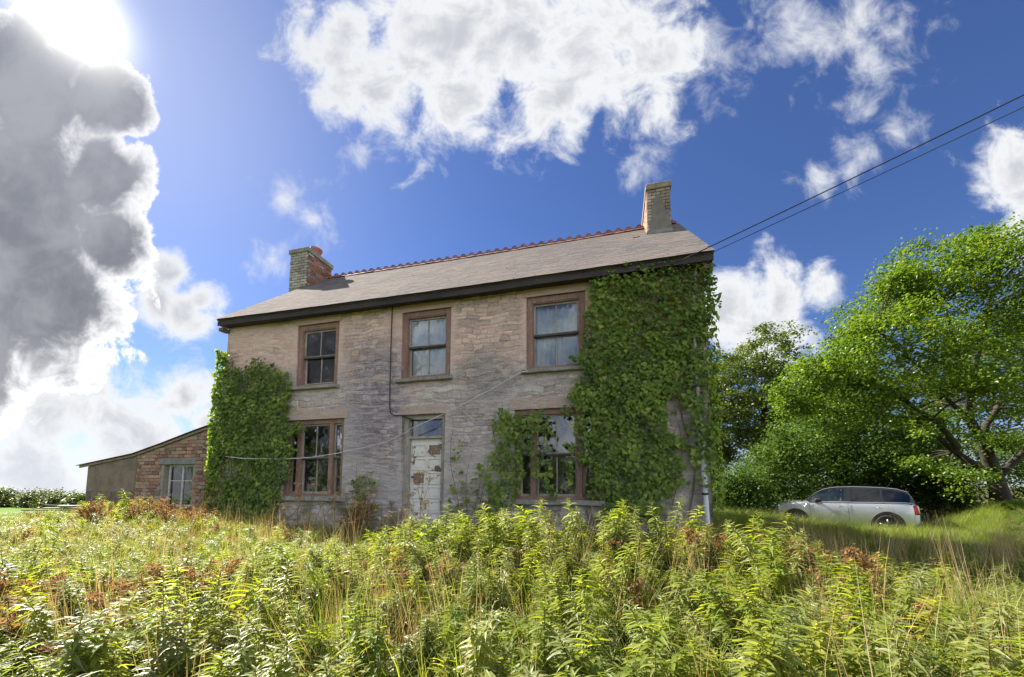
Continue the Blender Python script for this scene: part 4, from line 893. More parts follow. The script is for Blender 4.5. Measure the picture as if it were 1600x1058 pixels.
# ------------------------------------------------------------------ fence post and planks in the field
pb = at(76, 826, 16.5); pz = float(gz(pb[0], pb[1]))
pr = empty('fence_post', (pb[0], pb[1], pz-.1)); tag(pr, 'weathered square timber post standing in the field edge', 'fence post')
MB().box(-.085, .085, -.085, .085, 0, at(76, 797, 16.5)[2]-pz+.1).build('post', M['wood'], pr, bevel=.012)
MB().tube([(.09, 0, .35), (.16, .1, .33), (.35, .4, .30)], .004, 4).build('wire', M['cable'], pr)
g = random.Random(11)
pl = ['long dark plank lying lowest by the fence post', 'grey plank lying askew beside the outbuilding corner', 'pale plank on top of the pile by the outbuilding corner', 'short broken plank left of the fence post', 'dark plank leaning across the pile by the outbuilding']
for i, (px, ln, rz, dz, m_) in enumerate(((92, 2.4, .25, .10, 'bark'), (104, 1.9, .1, .19, 'wood'), (116, 1.1, .35, .27, 'white_paint'), (62, .9, -.3, .12, 'wood'), (108, 1.7, .4, .24, 'bark'))):
    p = at(px, 818, 15.6+.15*i); o = MB().box(-ln/2, ln/2, -.09, .09, -.02, .02).build('plank', M[m_], None, bevel=.006)
    o.location = (p[0], p[1], float(gz(p[0], p[1]))+dz-.02); o.rotation_euler = (g.uniform(-.15, .15), g.uniform(-.12, .12), rz+.25); tag(o, pl[i], 'plank', 'planks by the field edge')

# ------------------------------------------------------------------ car
def paint(name, colr, metal, rough, coat=1.):
    m, t, b, _ = new_mat(name); P = objco(t)
    n = t.noise(P, 240, 2, .5); d = t.noise(P, 3, 4, .6)
    t.put(b.inputs['Base Color'], t.mix(t.math('MULTIPLY', n, .25), colr, tuple(c*.7 for c in colr))); b.inputs['Metallic'].default_value = metal
    t.put(b.inputs['Roughness'], t.step(d, .3, .7, rough, rough+.10)); b.inputs['Coat Weight'].default_value = coat; b.inputs['Coat Roughness'].default_value = .06
    return m
M['silver'] = paint('silver car paint', (.62, .63, .64), .75, .32)
M['gloss_black'] = paint('black car paint', (.012, .012, .014), .0, .25)
M['plastic'] = mottled('black plastic trim', (.022, .022, .024), (.03, .03, .03), None, 20, .6, .1, .002, .02)
M['tyre'] = mottled('tyre rubber', (.018, .018, .018), (.03, .028, .025), None, 10, .85, .2, .003, .02)
M['rim'] = paint('alloy', (.18, .18, .19), .9, .35, .3)
M['chrome'] = paint('chrome', (.8, .8, .8), 1., .12, 0.)
M['seat'] = mottled('dark seat cloth', (.03, .03, .033), (.045, .045, .05), None, 20, .9, .1, .002, .02)
M['red_lens'] = paint('red lens', (.16, .008, .008), 0., .15)
M['head_lens'] = paint('clear lamp lens', (.55, .57, .6), .6, .12)
def car_glass(name, tint, refl):
    m, t, b, out_ = new_mat(name); gl = t.new('ShaderNodeBsdfGlossy'); gl.inputs['Roughness'].default_value = .02
    tr = t.new('ShaderNodeBsdfTransparent'); tr.inputs[0].default_value = (*tint, 1); fr = t.new('ShaderNodeFresnel'); fr.inputs[0].default_value = 1.5
    mx = t.new('ShaderNodeMixShader'); t.put(mx.inputs[0], t.math('MULTIPLY_ADD', fr.outputs[0], 1.3, refl, clamp=True)); t.l.new(tr.outputs[0], mx.inputs[1]); t.l.new(gl.outputs[0], mx.inputs[2]); t.l.new(mx.outputs[0], out_.inputs[0]); return m
M['cglass'] = car_glass('car glass', (.86, .92, .88), .03); M['pglass'] = car_glass('privacy glass', (.10, .10, .11), .04)
def car():
    c = at(1313, 800, 13.2); los = c-CAM; ang = math.atan2(los[1], los[0]) - math.pi/2 + .02
    z0 = -.44
    root = empty('parked_car', (c[0], c[1], z0), ang); root.scale = (.93, 1, 1.03); tag(root, 'silver compact car with black roof parked side on before the trees', 'car')
    X0 = -2.055                                   # front bumper at local x = X0
    xs = np.array([0, .05, .16, .35, .65, 1.0, 1.3, 1.7, 2.2, 2.7, 3.2, 3.6, 3.88, 4.02, 4.10]); wv = np.array([.60, .70, .79, .85, .885, .89, .89, .89, .89, .89, .888, .88, .85, .79, .70])
    zb = np.array([.70, .84, .92, .965, 1.0, 1.035, 1.045, 1.05, 1.055, 1.06, 1.07, 1.075, 1.07, 1.03, .92]); zt = np.array([.71, .87, .965, 1.02, 1.06, 1.085, 1.06, 1.055, 1.06, 1.065, 1.075, 1.08, 1.075, 1.035, .925])
    zl = np.array([.34, .27, .23, .21, .20, .20, .20, .20, .20, .20, .20, .21, .26, .32, .40])
    fy = [-.90, -.975, -1.0, -.992, -.965, -.90, -.55, 0]; sec = []
    for i in range(len(xs)):
        z_ = [zl[i], zl[i]+.16*(zb[i]-zl[i]), zl[i]+.45*(zb[i]-zl[i]), zl[i]+.72*(zb[i]-zl[i]), zb[i]-.05*(zb[i]-zl[i]), zb[i], zt[i]-.006, zt[i]]
        row = [(X0+xs[i], f*wv[i], q) for f, q in zip(fy, z_)]; row += [(a, -b, q) for a, b, q in row[-2::-1]]; sec.append(row)
    V = [p for r in sec for p in r]; k = len(sec[0]); F = []
    for i in range(len(sec)-1):
        for j in range(k-1): F.append((i*k+j, i*k+j+1, (i+1)*k+j+1, (i+1)*k+j))
        F.append((i*k+k-1, i*k, (i+1)*k, (i+1)*k+k-1))
    F += [tuple(range(k)), tuple((len(sec)-1)*k+j for j in range(k))[::-1]]
    body = MB().add(V, F).build('body', M['silver'], root, smooth=True)
    sb = body.modifiers.new('sub', 'SUBSURF'); sb.levels = 1; sb.render_levels = 2
    rx = np.array([1.02, 1.2, 1.45, 1.7, 2.0, 2.4, 2.8, 3.2, 3.55, 3.8, 3.97]); rz = np.array([1.075, 1.23, 1.42, 1.515, 1.555, 1.565, 1.56, 1.54, 1.50, 1.41, 1.10])
    RZf = lambda x: float(np.interp(x, rx, rz)); BZ = lambda x: float(np.interp(x, xs, zb))-.005
    def S(x, t_, off=0., sg=-1):
        b = BZ(x); r = max(RZf(x), b+.002); q = b+(r-b)*t_; h = (q-1.05)/.5
        return (X0+x, sg*(.835-.155*max(0, h)+off), q)
    def strip(name, mat, xa, xb, ta, tb, sg, off=0., n_=12, th=.012):
        V = []; F = []; X = np.linspace(xa, xb, n_+1)
        for x in X: V += [S(x, ta, off, sg), S(x, tb, off, sg), S(x, tb, off-th, sg), S(x, ta, off-th, sg)]
        for i in range(n_):
            for q in range(4): F.append((4*i+q, 4*i+4+q, 4*i+4+(q+1) % 4, 4*i+(q+1) % 4))
        F += [(0, 1, 2, 3), (4*n_, 4*n_+3, 4*n_+2, 4*n_+1)]
        return MB().add(V, F).build(name, M[mat], root, smooth=False)
    for sg in (-1, 1):
        strip('roof_rail', 'silver', 1.04, 3.92, .972, 1.0, sg, .012, 24, .03)
        strip('window_surround', 'gloss_black', 1.10, 3.94, .84, .97, sg, .0, 24)
        strip('door_glass', 'cglass', 1.22, 2.16, .03, .838, sg, -.004); strip('door_glass', 'pglass', 2.34, 3.12, .03, .838, sg, -.004); strip('quarter_glass', 'pglass', 3.18, 3.84, .03, .838, sg, -.004)
        strip('pillar', 'gloss_black', 2.162, 2.338, .0, .838, sg, .002, 2); strip('pillar', 'gloss_black', 3.122, 3.178, .0, .838, sg, .002, 2); strip('pillar', 'gloss_black', 3.842, 3.95, .0, .838, sg, .002, 2); strip('pillar', 'gloss_black', 1.10, 1.218, .0, .838, sg, .002, 2)
        strip('window_surround', 'chrome', 1.12, 3.95, -.012, .028, sg, .012, 24)
    def top(name, mat, xa, xb, n_=10, lift=0.):
        V = []; F = []; ny = 8
        for x in np.linspace(xa, xb, n_+1):
            a = S(x, .998)
            for j in range(ny+1): u = j/ny*2-1; V.append((a[0], a[1]*(-u)*1.0, a[2]+.035*(1-u*u)+lift)); V.append((a[0], a[1]*(-u), a[2]+.035*(1-u*u)+lift-.01))
        kk = 2*(ny+1)
        for i in range(n_):
            for j in range(ny): b = i*kk+2*j; F += [(b, b+2, b+kk+2, b+kk), (b+1, b+kk+1, b+kk+3, b+3)]
        MB().add(V, F).build(name, M[mat], root, smooth=True)
    top('windscreen', 'cglass', 1.06, 1.66); top('roof', 'gloss_black', 1.665, 3.56); top('rear_window', 'pglass', 3.565, 3.95)
    for x in (.72, 3.26):
        for sg in (-1, 1):
            n_ = 24; V = []; F = []                                  # arch flare
            for i in range(n_+1):
                an = math.pi*(-.12+1.24*i/n_)
                for r, y in ((.455, .872), (.44, .905), (.375, .905), (.365, .86)): V.append((X0+x+math.cos(an)*r, sg*y, .34+math.sin(an)*r))
            for i in range(n_):
                for q in range(4): F.append((4*i+q, 4*i+4+q, 4*i+4+(q+1) % 4, 4*i+(q+1) % 4))
            F += [(0, 1, 2, 3), (4*n_, 4*n_+3, 4*n_+2, 4*n_+1)]
            MB().add(V, F).build('wheel_arch', M['plastic'], root, smooth=False)
            V = [(X0+x+math.cos(2*math.pi*i/n_)*.372, sg*y, .34+math.sin(2*math.pi*i/n_)*.372) for y in (.70, .893) for i in range(n_)]
            MB().add(V, [tuple(range(n_)), tuple(range(2*n_-1, n_-1, -1))] + [(i, (i+1) % n_, n_+(i+1) % n_, n_+i) for i in range(n_)]).build('wheel_well', M['plastic'], root)
            prof = [(.20, .896), (.26, .905), (.315, .912), (.335, .905), (.338, .88)]; V = [(math.cos(2*math.pi*i/n_)*r, sg*y, math.sin(2*math.pi*i/n_)*r) for r, y in prof for i in range(n_)]
            wh = MB().add(V, [(j*n_+i, j*n_+(i+1) % n_, (j+1)*n_+(i+1) % n_, (j+1)*n_+i) for j in range(len(prof)-1) for i in range(n_)]).build('wheel', M['tyre'], root, smooth=True); wh.location = (X0+x, 0, .34)
            mb = MB(); mb.tube([(0, sg*.895, 0), (0, sg*.915, 0)], .05, 12)
            for i in range(5):
                an = 2*math.pi*i/5+.3; ca, sa = math.cos(an), math.sin(an); mb.tube([(ca*.03, sg*.905, sa*.03), (ca*.215, sg*.903, sa*.215)], [.026, .034], 6)
            mb.build('rim', M['rim'], wh, smooth=True)
    for sg in (-1, 1):
        mb = MB(); m_ = mb.box(-.10, .10, -.07, .07, -.055, .06).build('mirror', M['plastic'], root, bevel=.035, seg=3, smooth=True); m_.location = (X0+1.42, sg*.975, 1.10)
        MB().box(-.05, .05, -.06, .06, -.02, .02).build('mirror_arm', M['plastic'], root, bevel=.008).location = (X0+1.40, sg*.90, 1.06)
        for x in (1.98, 3.0): MB().tube([(X0+x, sg*.888, .905), (X0+x+.02, sg*.905, .905), (X0+x+.16, sg*.905, .905), (X0+x+.18, sg*.888, .905)], .012, 8).build('door_handle', M['chrome'], root, smooth=True)
        for x in (1.16, 2.26): MB().tube([(X0+x, sg*.868, 1.03), (X0+x, sg*.886, .88), (X0+x+.01, sg*.894, .65), (X0+x+.03, sg*.885, .40)], .005, 5).build('door_seam', M['plastic'], root)
        MB().tube([(X0+.98, sg*.885, .865), (X0+1.07, sg*.880, .945), (X0+1.15, sg*.872, .985)], [.010, .014, .004], 6).build('side_trim', M['chrome'], root)
        t_ = MB().box(-.06, .06, -.06, .06, -.15, .15).build('tail_light', M['red_lens'], root, bevel=.04, seg=3, smooth=True); t_.location = (X0+3.985, sg*.795, .86); t_.rotation_euler = (0, -.22, sg*.5)
        h_ = MB().box(-.06, .06, -.11, .11, -.10, .10).build('headlight', M['head_lens'], root, bevel=.045, seg=3, smooth=True); h_.location = (X0+.16, sg*.68, .80); h_.rotation_euler = (0, .3, -sg*.5)
        MB().box(X0+.9, X0+3.05, sg*.87-.02, sg*.87+.02, .19, .30).build('sill_trim', M['plastic'], root, bevel=.01)
    for x in (1.95, 3.0):
        for y in (-.36, .36):
            s_ = MB().box(-.07, .09, -.24, .24, -.35, .28).box(-.05, .06, -.13, .13, .30, .46).build('seat', M['seat'], root, bevel=.03); s_.location = (X0+x+.15, y, .92); s_.rotation_euler = (0, .18, 0)
    MB().tube([(X0+3.35, -.1, 1.50), (X0+3.55, -.1, 1.80)], [.006, .003], 5).build('aerial', M['plastic'], root)
    MB().box(X0+4.03, X0+4.115, -.62, .62, .34, .56).build('rear_bumper', M['plastic'], root, bevel=.03)
car()

# ------------------------------------------------------------------ meadow plants
LV, LF = lance(); LQ = np.array([f for f in LF if len(set(f)) == 4]); LTRI = [f for f in LF if len(set(f)) == 3]
LV2 = np.vstack([LV[:12], LV[12:13]]); LQ = np.vstack([LQ, [(9, 10, 12, 12)], [(10, 11, 12, 12)]])[:8]
# close the tip with real quads: split the tip vertex
LV2 = np.vstack([LV[:12], LV[12]+(-.006, 0, 0), LV[12]+(.006, 0, 0)]); LQ = np.array([f for f in LF if len(set(f)) == 4] + [(9, 10, 13, 12), (10, 11, 13, 12)][:1] + [(10, 11, 13, 12)][:0])
LQ = np.array([f for f in LF if len(set(f)) == 4] + [(9, 10, 13, 12), (10, 11, 13, 13)][:1])
def mesh_join(name, parts):
    """parts: (V, F quads or tris lists, material index, rnd per face) -> one mesh with several materials"""
    V = []; F = []; mi = []; rn = []
    for v, f, m_, r in parts:
        o = len(V); V += [tuple(p) for p in v]; F += [tuple(int(i)+o for i in q) for q in f]; mi += [m_]*len(f); rn += list(r)
    me = bpy.data.meshes.new(name); me.from_pydata(V, [], F); me.polygons.foreach_set('material_index', np.array(mi, np.int32))
    at_ = me.attributes.new('rnd', 'FLOAT', 'FACE'); at_.data.foreach_set('value', np.array(rn, np.float32)); return me
def herb(seed, h=1., L0=.115, dens=74, wide=1., side=3):
    g = np.random.default_rng(seed); mb = MB(); lean = g.normal(0, .15, 2); axis = []
    for i in range(9):
        t_ = i/8; axis.append((lean[0]*t_*t_*h+.01*math.sin(5*t_+seed), lean[1]*t_*t_*h, h*t_))
    mb.tube(axis, [.0055*(1-.75*i/8)+.001 for i in range(9)], 4); A = np.array(axis)
    n = int(dens*h); t_ = .12+.88*(np.arange(n)+.5)/n; t_ = t_**.85
    P = np.stack([np.interp(t_, np.linspace(0, 1, 9), A[:, k]) for k in range(3)], 1); an = np.arange(n)*2.399+g.normal(0, .3, n)
    up = .25+.9*sstep(t_, .80, 1.0)+g.normal(0, .18, n); T = np.stack([np.cos(an), np.sin(an), up], 1)
    S = L0*(.55+.70*np.sin(np.clip(t_, 0, 1)*math.pi*.80+.10))*(1-.50*sstep(t_, .90, 1.))*g.uniform(.75, 1.2, n)
    r = np.clip(.30+.55*g.random(n)+.18*(t_-.5)-.55*(g.random(n) < .30*sstep(.5-t_, 0, .4)), 0, 1)
    Ps, Ts, Ss, rs, ts = [P], [T], [S], [r], [t_]
    for s_ in range(side):           # short side shoots
        t0 = g.uniform(.35, .8); b = np.array([np.interp(t0, np.linspace(0, 1, 9), A[:, k]) for k in range(3)]); a0 = g.uniform(0, 6.28); d = np.array([math.cos(a0)*.7, math.sin(a0)*.7, .8]); d /= np.linalg.norm(d); L = h*g.uniform(.16, .30)
        mb.tube([b, b+d*L*.5, b+d*L], [.003, .0025, .001], 3); m_ = 12; q = (np.arange(m_)+1)/m_; an2 = np.arange(m_)*2.4
        Ps.append(b+d*(q*L)[:, None]); Ts.append(np.stack([np.cos(an2), np.sin(an2), .5+.6*q], 1)+d*.4); Ss.append(L0*.62*(1-.4*q)*g.uniform(.7, 1.15, m_)); rs.append(.4+.55*g.random(m_)); ts.append(q)
    P = np.concatenate(Ps); T = np.concatenate(Ts); S = np.concatenate(Ss); r = np.concatenate(rs)
    N = np.tile(np.array([[0, 0, 1.]]), (len(P), 1)) + g.normal(0, .22, (len(P), 3))
    sv = LV2.copy(); sv[:, 0] *= wide*.66; sv[:, 2] *= 1.25
    V, F, k = leaves(P, T, N, S, sv, LQ); return mb, V, F, np.repeat(r, k)
def blades(seed, n, hmin, hmax, spread, wid, bend, segs=3, fold=True):
    g = np.random.default_rng(seed); V = []; F = []; R_ = []
    for i in range(n):
        a = g.uniform(0, 6.28); b = np.array([g.normal(0, spread), g.normal(0, spread), 0]); h = g.uniform(hmin, hmax); be = bend*g.uniform(.3, 1.5)*h; d = np.array([math.cos(a), math.sin(a), 0]); pr = np.array([-math.sin(a), math.cos(a), 0]); k = len(V); w_ = wid*g.uniform(.6, 1.3)
        for s_ in range(segs+1):
            q = s_/segs; p = b+d*be*q*q+np.array([0, 0, h*(q-.25*bend*q*q)]); V += [p-pr*w_*(1-q*.92), p+pr*w_*(1-q*.92)]
        for s_ in range(segs): F.append((k+2*s_, k+2*s_+1, k+2*s_+3, k+2*s_+2))
        R_ += [g.random()]*segs
    return np.array(V), np.array(F), np.array(R_)
def tubes_mesh(mb): return mb.v, mb.f, 1, [0.5]*len(mb.f)
# prototypes (kept out of the scene; copied or instanced below)
HERB = []
for i, (h, L0, dn, wd, sd_) in enumerate(((1., .095, 92, 1., 3), (1., .085, 100, .9, 4), (1., .11, 80, 1.05, 2), (1., .09, 96, 1., 5), (1., .10, 84, 1.2, 3), (1., .085, 98, .8, 4), (1., .10, 84, 1., 2))):
    wm = M['weed_dull'] if i in (1, 5, 6) else M['weed']
    mb, V, F, r = herb(100+i, h, L0, dn, wd, sd_)
    HERB.append((mb.mesh('stem', M['weedstem']), np_mesh('foliage', V, F, wm, r), mesh_join('herb', [(V, F, 0, r), tubes_mesh(mb)])))
    HERB[-1][2].materials.append(wm); HERB[-1][2].materials.append(M['weedstem'])
GR = []
for i, a in enumerate(((26, .22, .48, .07, .0042, .55), (22, .35, .70, .06, .0038, .42), (30, .14, .34, .09, .0045, .7))):
    V, F, r = blades(200+i, *a); GR.append(np_mesh('grass', V, F, M['grass'], r))
M['lawn'] = leaf_mat('lush grass blade', [(0, (.07, .12, .02)), (.6, (.12, .18, .03)), (1, (.19, .24, .05))], .42, (1.6, 1.7, .5), .5, .3, .4)
V, F, r = blades(230, 34, .16, .36, .09, .0045, .7); GR.append(np_mesh('grass', V, F, M['lawn'], r))
V, F, r = blades(210, 20, .5, 1.0, .06, .0026, .16, 3); STRAW = np_mesh('straw', V, F, M['straw'], r)
def rush(seed):
    g = random.Random(seed); V, F, r = blades(seed, 46, .5, .95, .07, .0028, .22, 3); mb = MB()
    for k in range(7):
        a = g.uniform(0, 6.28); p = Vector((math.cos(a)*.12, math.sin(a)*.12, g.uniform(.55, .8)))
        for q in range(5): d = Vector((g.uniform(-1, 1), g.uniform(-1, 1), g.uniform(-.3, 1)))*.014; mb.tube([p, p+d], [.008, .003], 4)
    return V, F, r, mb
def umbel(seed):
    g = random.Random(seed); mb = MB(); hd = MB(); h = 1.
    ax = [Vector((.02*math.sin(i*1.3+seed), .02*math.cos(i*1.1), h*i/6)) for i in range(7)]; mb.tube(ax, [.008*(1-.5*i/6) for i in range(7)], 5)
    tops = [(ax[6], .085)]
    for t0 in (2, 3, 4, 4):
        a = g.uniform(0, 6.28); e = ax[t0]+Vector((math.cos(a)*.20, math.sin(a)*.20, g.uniform(.20, .36))); mb.tube([ax[t0], ax[t0].lerp(e, .55)+Vector((0, 0, -.02)), e], [.005, .004, .003], 4); tops.append((e, .06))
    for p, r in tops:
        for k in range(15):
            a = k*2.4; q = r*math.sqrt((k+.5)/15); e = p+Vector((math.cos(a)*q, math.sin(a)*q, .055+.015*(1-q/r)-.02*g.random())); mb.tube([p, e], [.0014, .001], 3)
            for j in range(6): d = Vector((g.uniform(-1, 1), g.uniform(-1, 1), g.uniform(0, .5)))*.013; hd.tube([e, e+d], [.0015, .0042], 4)
    return mb, hd
def dock(seed):
    g = np.random.default_rng(seed); mb = MB(); P = []; 
    for s_ in range(6):
        a = g.uniform(0, 6.28); t0 = .0 if s_ == 0 else g.uniform(.25, .55); b = np.array([0, 0, t0]); e = np.array([math.cos(a)*(.05 if s_ == 0 else .22), math.sin(a)*(.05 if s_ == 0 else .22), 1. if s_ == 0 else t0+g.uniform(.3, .5)])
        mb.tube([b, (b+e)/2+np.array([0, 0, -.02]), e], [.006, .005, .003], 4); n = 60; q = g.random(n)**.7; P.append(b+(e-b)*q[:, None]+g.normal(0, .022, (n, 3)))
    P = np.concatenate(P); n = len(P); T = g.normal(size=(n, 3))+[0, 0, -.3]; N = g.normal(size=(n, 3)); S = g.uniform(.02, .055, n)
    V, F, k = leaves(P, T, N, S, BROV, BROF); return mb, V, F, np.repeat(g.random(n), k)

# positions
def clear(x, y, m=0.):
    """not inside the house, outbuilding, car or right at the lens"""
    ok = ~((x > WL-.1-m) & (x < WR+.1+m) & (y > -.25-m)); ok &= ~((x > -12.6) & (x < WL) & (y > OY-.2-m)); ok &= ~((x > -1.45) & (x < .1) & (y > -1.0))
    c = at(1313, 800, 13.2); ok &= ~((np.abs((x-c[0])) < 2.6) & (np.abs(y-c[1]) < 1.5+.0*x))
    return ok & (np.hypot(x-CAM[0], y-CAM[1]) > 1.45)
def sample(n, x0, x1, y0, y1, seed):
    g = np.random.default_rng(seed); x = g.uniform(x0, x1, n); y = g.uniform(y0, y1, n); z = gz(x, y)
    px, py, d = project(np.stack([x, y, z+.4], 1)); k = (d > .7) & (px > -260) & (px < 1860) & (py < 1500) & clear(x, y); return x[k], y[k], z[k], d[k], px[k], g
def herb_h(x, y):
    dd = (np.stack([x, y], -1)-CAM[:2])@FW[:2]
    h = np.interp(dd, [1., 2., 4., 6., 9., 12.], [.52, .58, .49, .36, .17, .12])
    h = h + .46*np.exp(-(((x-3.2)/1.9)**2+((y+3.1)/.8)**2))
    h = h + .18*np.exp(-(((x-1.3)/.8)**2+((y+3.0)/.8)**2))
    h = h + .62*np.exp(-(((x+8.2)/1.8)**2+((y+.9)/1.1)**2)) + .20*np.exp(-(((x+4.2)/2.2)**2+((y+1.6)/1.1)**2))
    h = h - .12*sstep(x, 5., 6.5)
    h = h*(.70+.60*fbm(x*.9, y*.9, 3, 71))
    return h
def herb_keep(x, y, g):
    p = .25+.95*sstep(fbm(x*.55, y*.55, 3, 77), .30, .55)
    p = p*(1-.86*sstep(x, 5.2, 6.6)*sstep(y, -3.2, -1.4))           # mown and shaded grass right of the house
    p = p*(1-.55*sstep(x, 5., 7.5))*(1-.75*np.exp(-(((x-1.2)/1.3)**2+((y+5.3)/.6)**2)))*(1-.8*np.exp(-(((x-3.9)/.5)**2+((y+3.9)/.35)**2)))
    p = p + .5*np.exp(-(((x+4.5)/3.)**2+((y+1.7)/1.)**2)) + .6*np.exp(-(((x+8.5)/2.)**2+((y+1.)/1.1)**2))
    p = p*(1-.8*sstep(y, -.8, -.3)*(x > WL-.3))
    p = p*(1-.75*sstep(-x, 12.8, 15.))
    return g.random(len(x)) < p
def scatter(name, protos, x, y, z, s, sz, idx, rz, tilt, mats_label, cat=None):
    """one object that holds a mass of plants nobody could count (instances on points)"""
    n = len(x); me = bpy.data.meshes.new(name); me.vertices.add(n); me.vertices.foreach_set('co', np.stack([x, y, z], 1).astype(np.float32).ravel())
    a = me.attributes.new('pick', 'INT', 'POINT'); a.data.foreach_set('value', np.asarray(idx, np.int32))
    a = me.attributes.new('turn', 'FLOAT_VECTOR', 'POINT'); a.data.foreach_set('vector', np.stack([tilt[:, 0], tilt[:, 1], rz], 1).astype(np.float32).ravel())
    a = me.attributes.new('size', 'FLOAT_VECTOR', 'POINT'); a.data.foreach_set('vector', np.stack([s, s, sz], 1).astype(np.float32).ravel())
    colp = bpy.data.collections.new(name+'_kinds')
    for i, m_ in enumerate(protos): colp.objects.link(bpy.data.objects.new('%s_kind_%02d' % (name, i), m_))
    o = link(name, me); md = o.modifiers.new('plants', 'NODES'); t = bpy.data.node_groups.new(name, 'GeometryNodeTree'); md.node_group = t
    t.interface.new_socket('Geometry', in_out='INPUT', socket_type='NodeSocketGeometry'); t.interface.new_socket('Geometry', in_out='OUTPUT', socket_type='NodeSocketGeometry')
    N_ = t.nodes; gi = N_.new('NodeGroupInput'); go = N_.new('NodeGroupOutput'); ip = N_.new('GeometryNodeInstanceOnPoints'); ci = N_.new('GeometryNodeCollectionInfo'); ci.inputs['Collection'].default_value = colp; ci.inputs['Separate Children'].default_value = True; ci.inputs['Reset Children'].default_value = True
    def na(nm, dt): q = N_.new('GeometryNodeInputNamedAttribute'); q.data_type = dt; q.inputs['Name'].default_value = nm; return q.outputs['Attribute']
    er = N_.new('FunctionNodeEulerToRotation'); t.links.new(na('turn', 'FLOAT_VECTOR'), er.inputs[0])
    t.links.new(gi.outputs[0], ip.inputs['Points']); t.links.new(ci.outputs[0], ip.inputs['Instance']); ip.inputs['Pick Instance'].default_value = True
    t.links.new(na('pick', 'INT'), ip.inputs['Instance Index']); t.links.new(er.outputs[0], ip.inputs['Rotation']); t.links.new(na('size', 'FLOAT_VECTOR'), ip.inputs['Scale']); t.links.new(ip.outputs[0], go.inputs[0])
    tag(o, mats_label, cat, kind='stuff'); return o
# willowherb: the largest in view one by one, the rest as one mass
x, y, z, d, px, g = sample(15000, -15, 10.5, -7.2, .3, 301)
k = herb_keep(x, y, g); x, y, z, d, px = x[k], y[k], z[k], d[k], px[k]
H = np.clip(herb_h(x, y)*(.58+.72*g.random(len(x))**2.6), .14, 1.1); idx = g.integers(0, len(HERB), len(x)); rz = g.uniform(0, 6.28, len(x)); tl = g.normal(0, .17, (len(x), 2)); sw = np.clip(.55+.45*H, .5, 1.)*g.uniform(.85, 1.15, len(x))
vis = (px > 0) & (px < 1600) & (d > 1.0)
app = np.where(vis, H/d, 0); order = np.argsort(-app); single = order[:270]; rest = order[270:]
for i in single:
    st, fo, _ = HERB[idx[i]]; o = link('willowherb', st, None, (x[i], y[i], z[i]-.02), (tl[i, 0], tl[i, 1], rz[i]), (sw[i], sw[i], H[i]))
    tag(o, 'leafy green willowherb plant in the overgrown foreground', 'weed', 'willowherb plants in the foreground'); link('foliage', fo, o)
_mb, _V, _F, _r = dock(450); DEAD = mesh_join('dead_herb', [(_V, _F, 0, _r), tubes_mesh(_mb)]); DEAD.materials.append(M['rust']); DEAD.materials.append(M['rust'])
dead = (fbm(x*1.1, y*1.1, 3, 88) > .56) & (g.random(len(x)) < .15); idx = np.where(dead, len(HERB), idx)
scatter('weed_mass', [h_[2] for h_ in HERB]+[DEAD], x[rest], y[rest], z[rest]-.02, sw[rest], H[rest], idx[rest], rz[rest], tl[rest], 'dense mass of leafy green weeds between camera and house', 'weeds')
# grass everywhere between
x, y, z, d, px, g = sample(34000, -17, 21, -7.2, 9.5, 302)
k = (g.random(len(x)) < .85) & ~((x < -13) & (y > -2)) ; x, y, z = x[k], y[k], z[k]
s = g.uniform(.7, 1.2, len(x)); lawn = sstep(x, 5., 6.5)*sstep(y, -3.2, -2.); sz = s*(.85-.30*lawn+.5*(fbm(x*.7, y*.7, 2, 9)-.5))
scatter('grass', GR, x, y, z-.02, s, sz, np.where(lawn > .5, 3, g.integers(0, 3, len(x))), g.uniform(0, 6.28, len(x)), g.normal(0, .12, (len(x), 2)), 'rough green grass growing between the weeds', 'grass')
x, y, z, d, px, g = sample(6000, -30, -12.6, -3, 14, 303); s = g.uniform(.5, .9, len(x))
scatter('pasture_grass', [GR[3]], x, y, z-.03, s, s*.5, np.zeros(len(x), int), g.uniform(0, 6.28, len(x)), g.normal(0, .1, (len(x), 2)), 'short bright green pasture grass in the left field', 'grass')
x, y, z, d, px, g = sample(5200, -6, 13, -7., 1.5, 304)
k = g.random(len(x)) < (.30+.02*sstep(x, 4.6, 6.4)*sstep(-y, 1.0, 2.4)+.8*np.exp(-(((x-1.6)/.9)**2+((y+5.2)/.5)**2))); x, y, z = x[k], y[k], z[k]; s = g.uniform(.6, 1.1, len(x))
scatter('straw_grass', [STRAW], x, y, z-.02, s, s*g.uniform(.55, 1.05, len(x)), np.zeros(len(x), int), g.uniform(0, 6.28, len(x)), g.normal(0, .16, (len(x), 2)), 'dry straw coloured grass stalks among the weeds', 'grass')
x, y, z, d, px, g = sample(60000, 6, 16, 1., 9., 305); k = (d > 9.6) & (d < 12.6) & (px > 1100) & (px < 1560); x, y, z = x[k][:2600], y[k][:2600], z[k][:2600]; s = g.uniform(.8, 1.2, len(x))
scatter('verge_grass', [GR[1]], x, y, z-.02, s, s*.80, np.zeros(len(x), int), g.uniform(0, 6.28, len(x)), g.normal(0, .12, (len(x), 2)), 'taller sunlit grass in front of the parked car', 'grass')
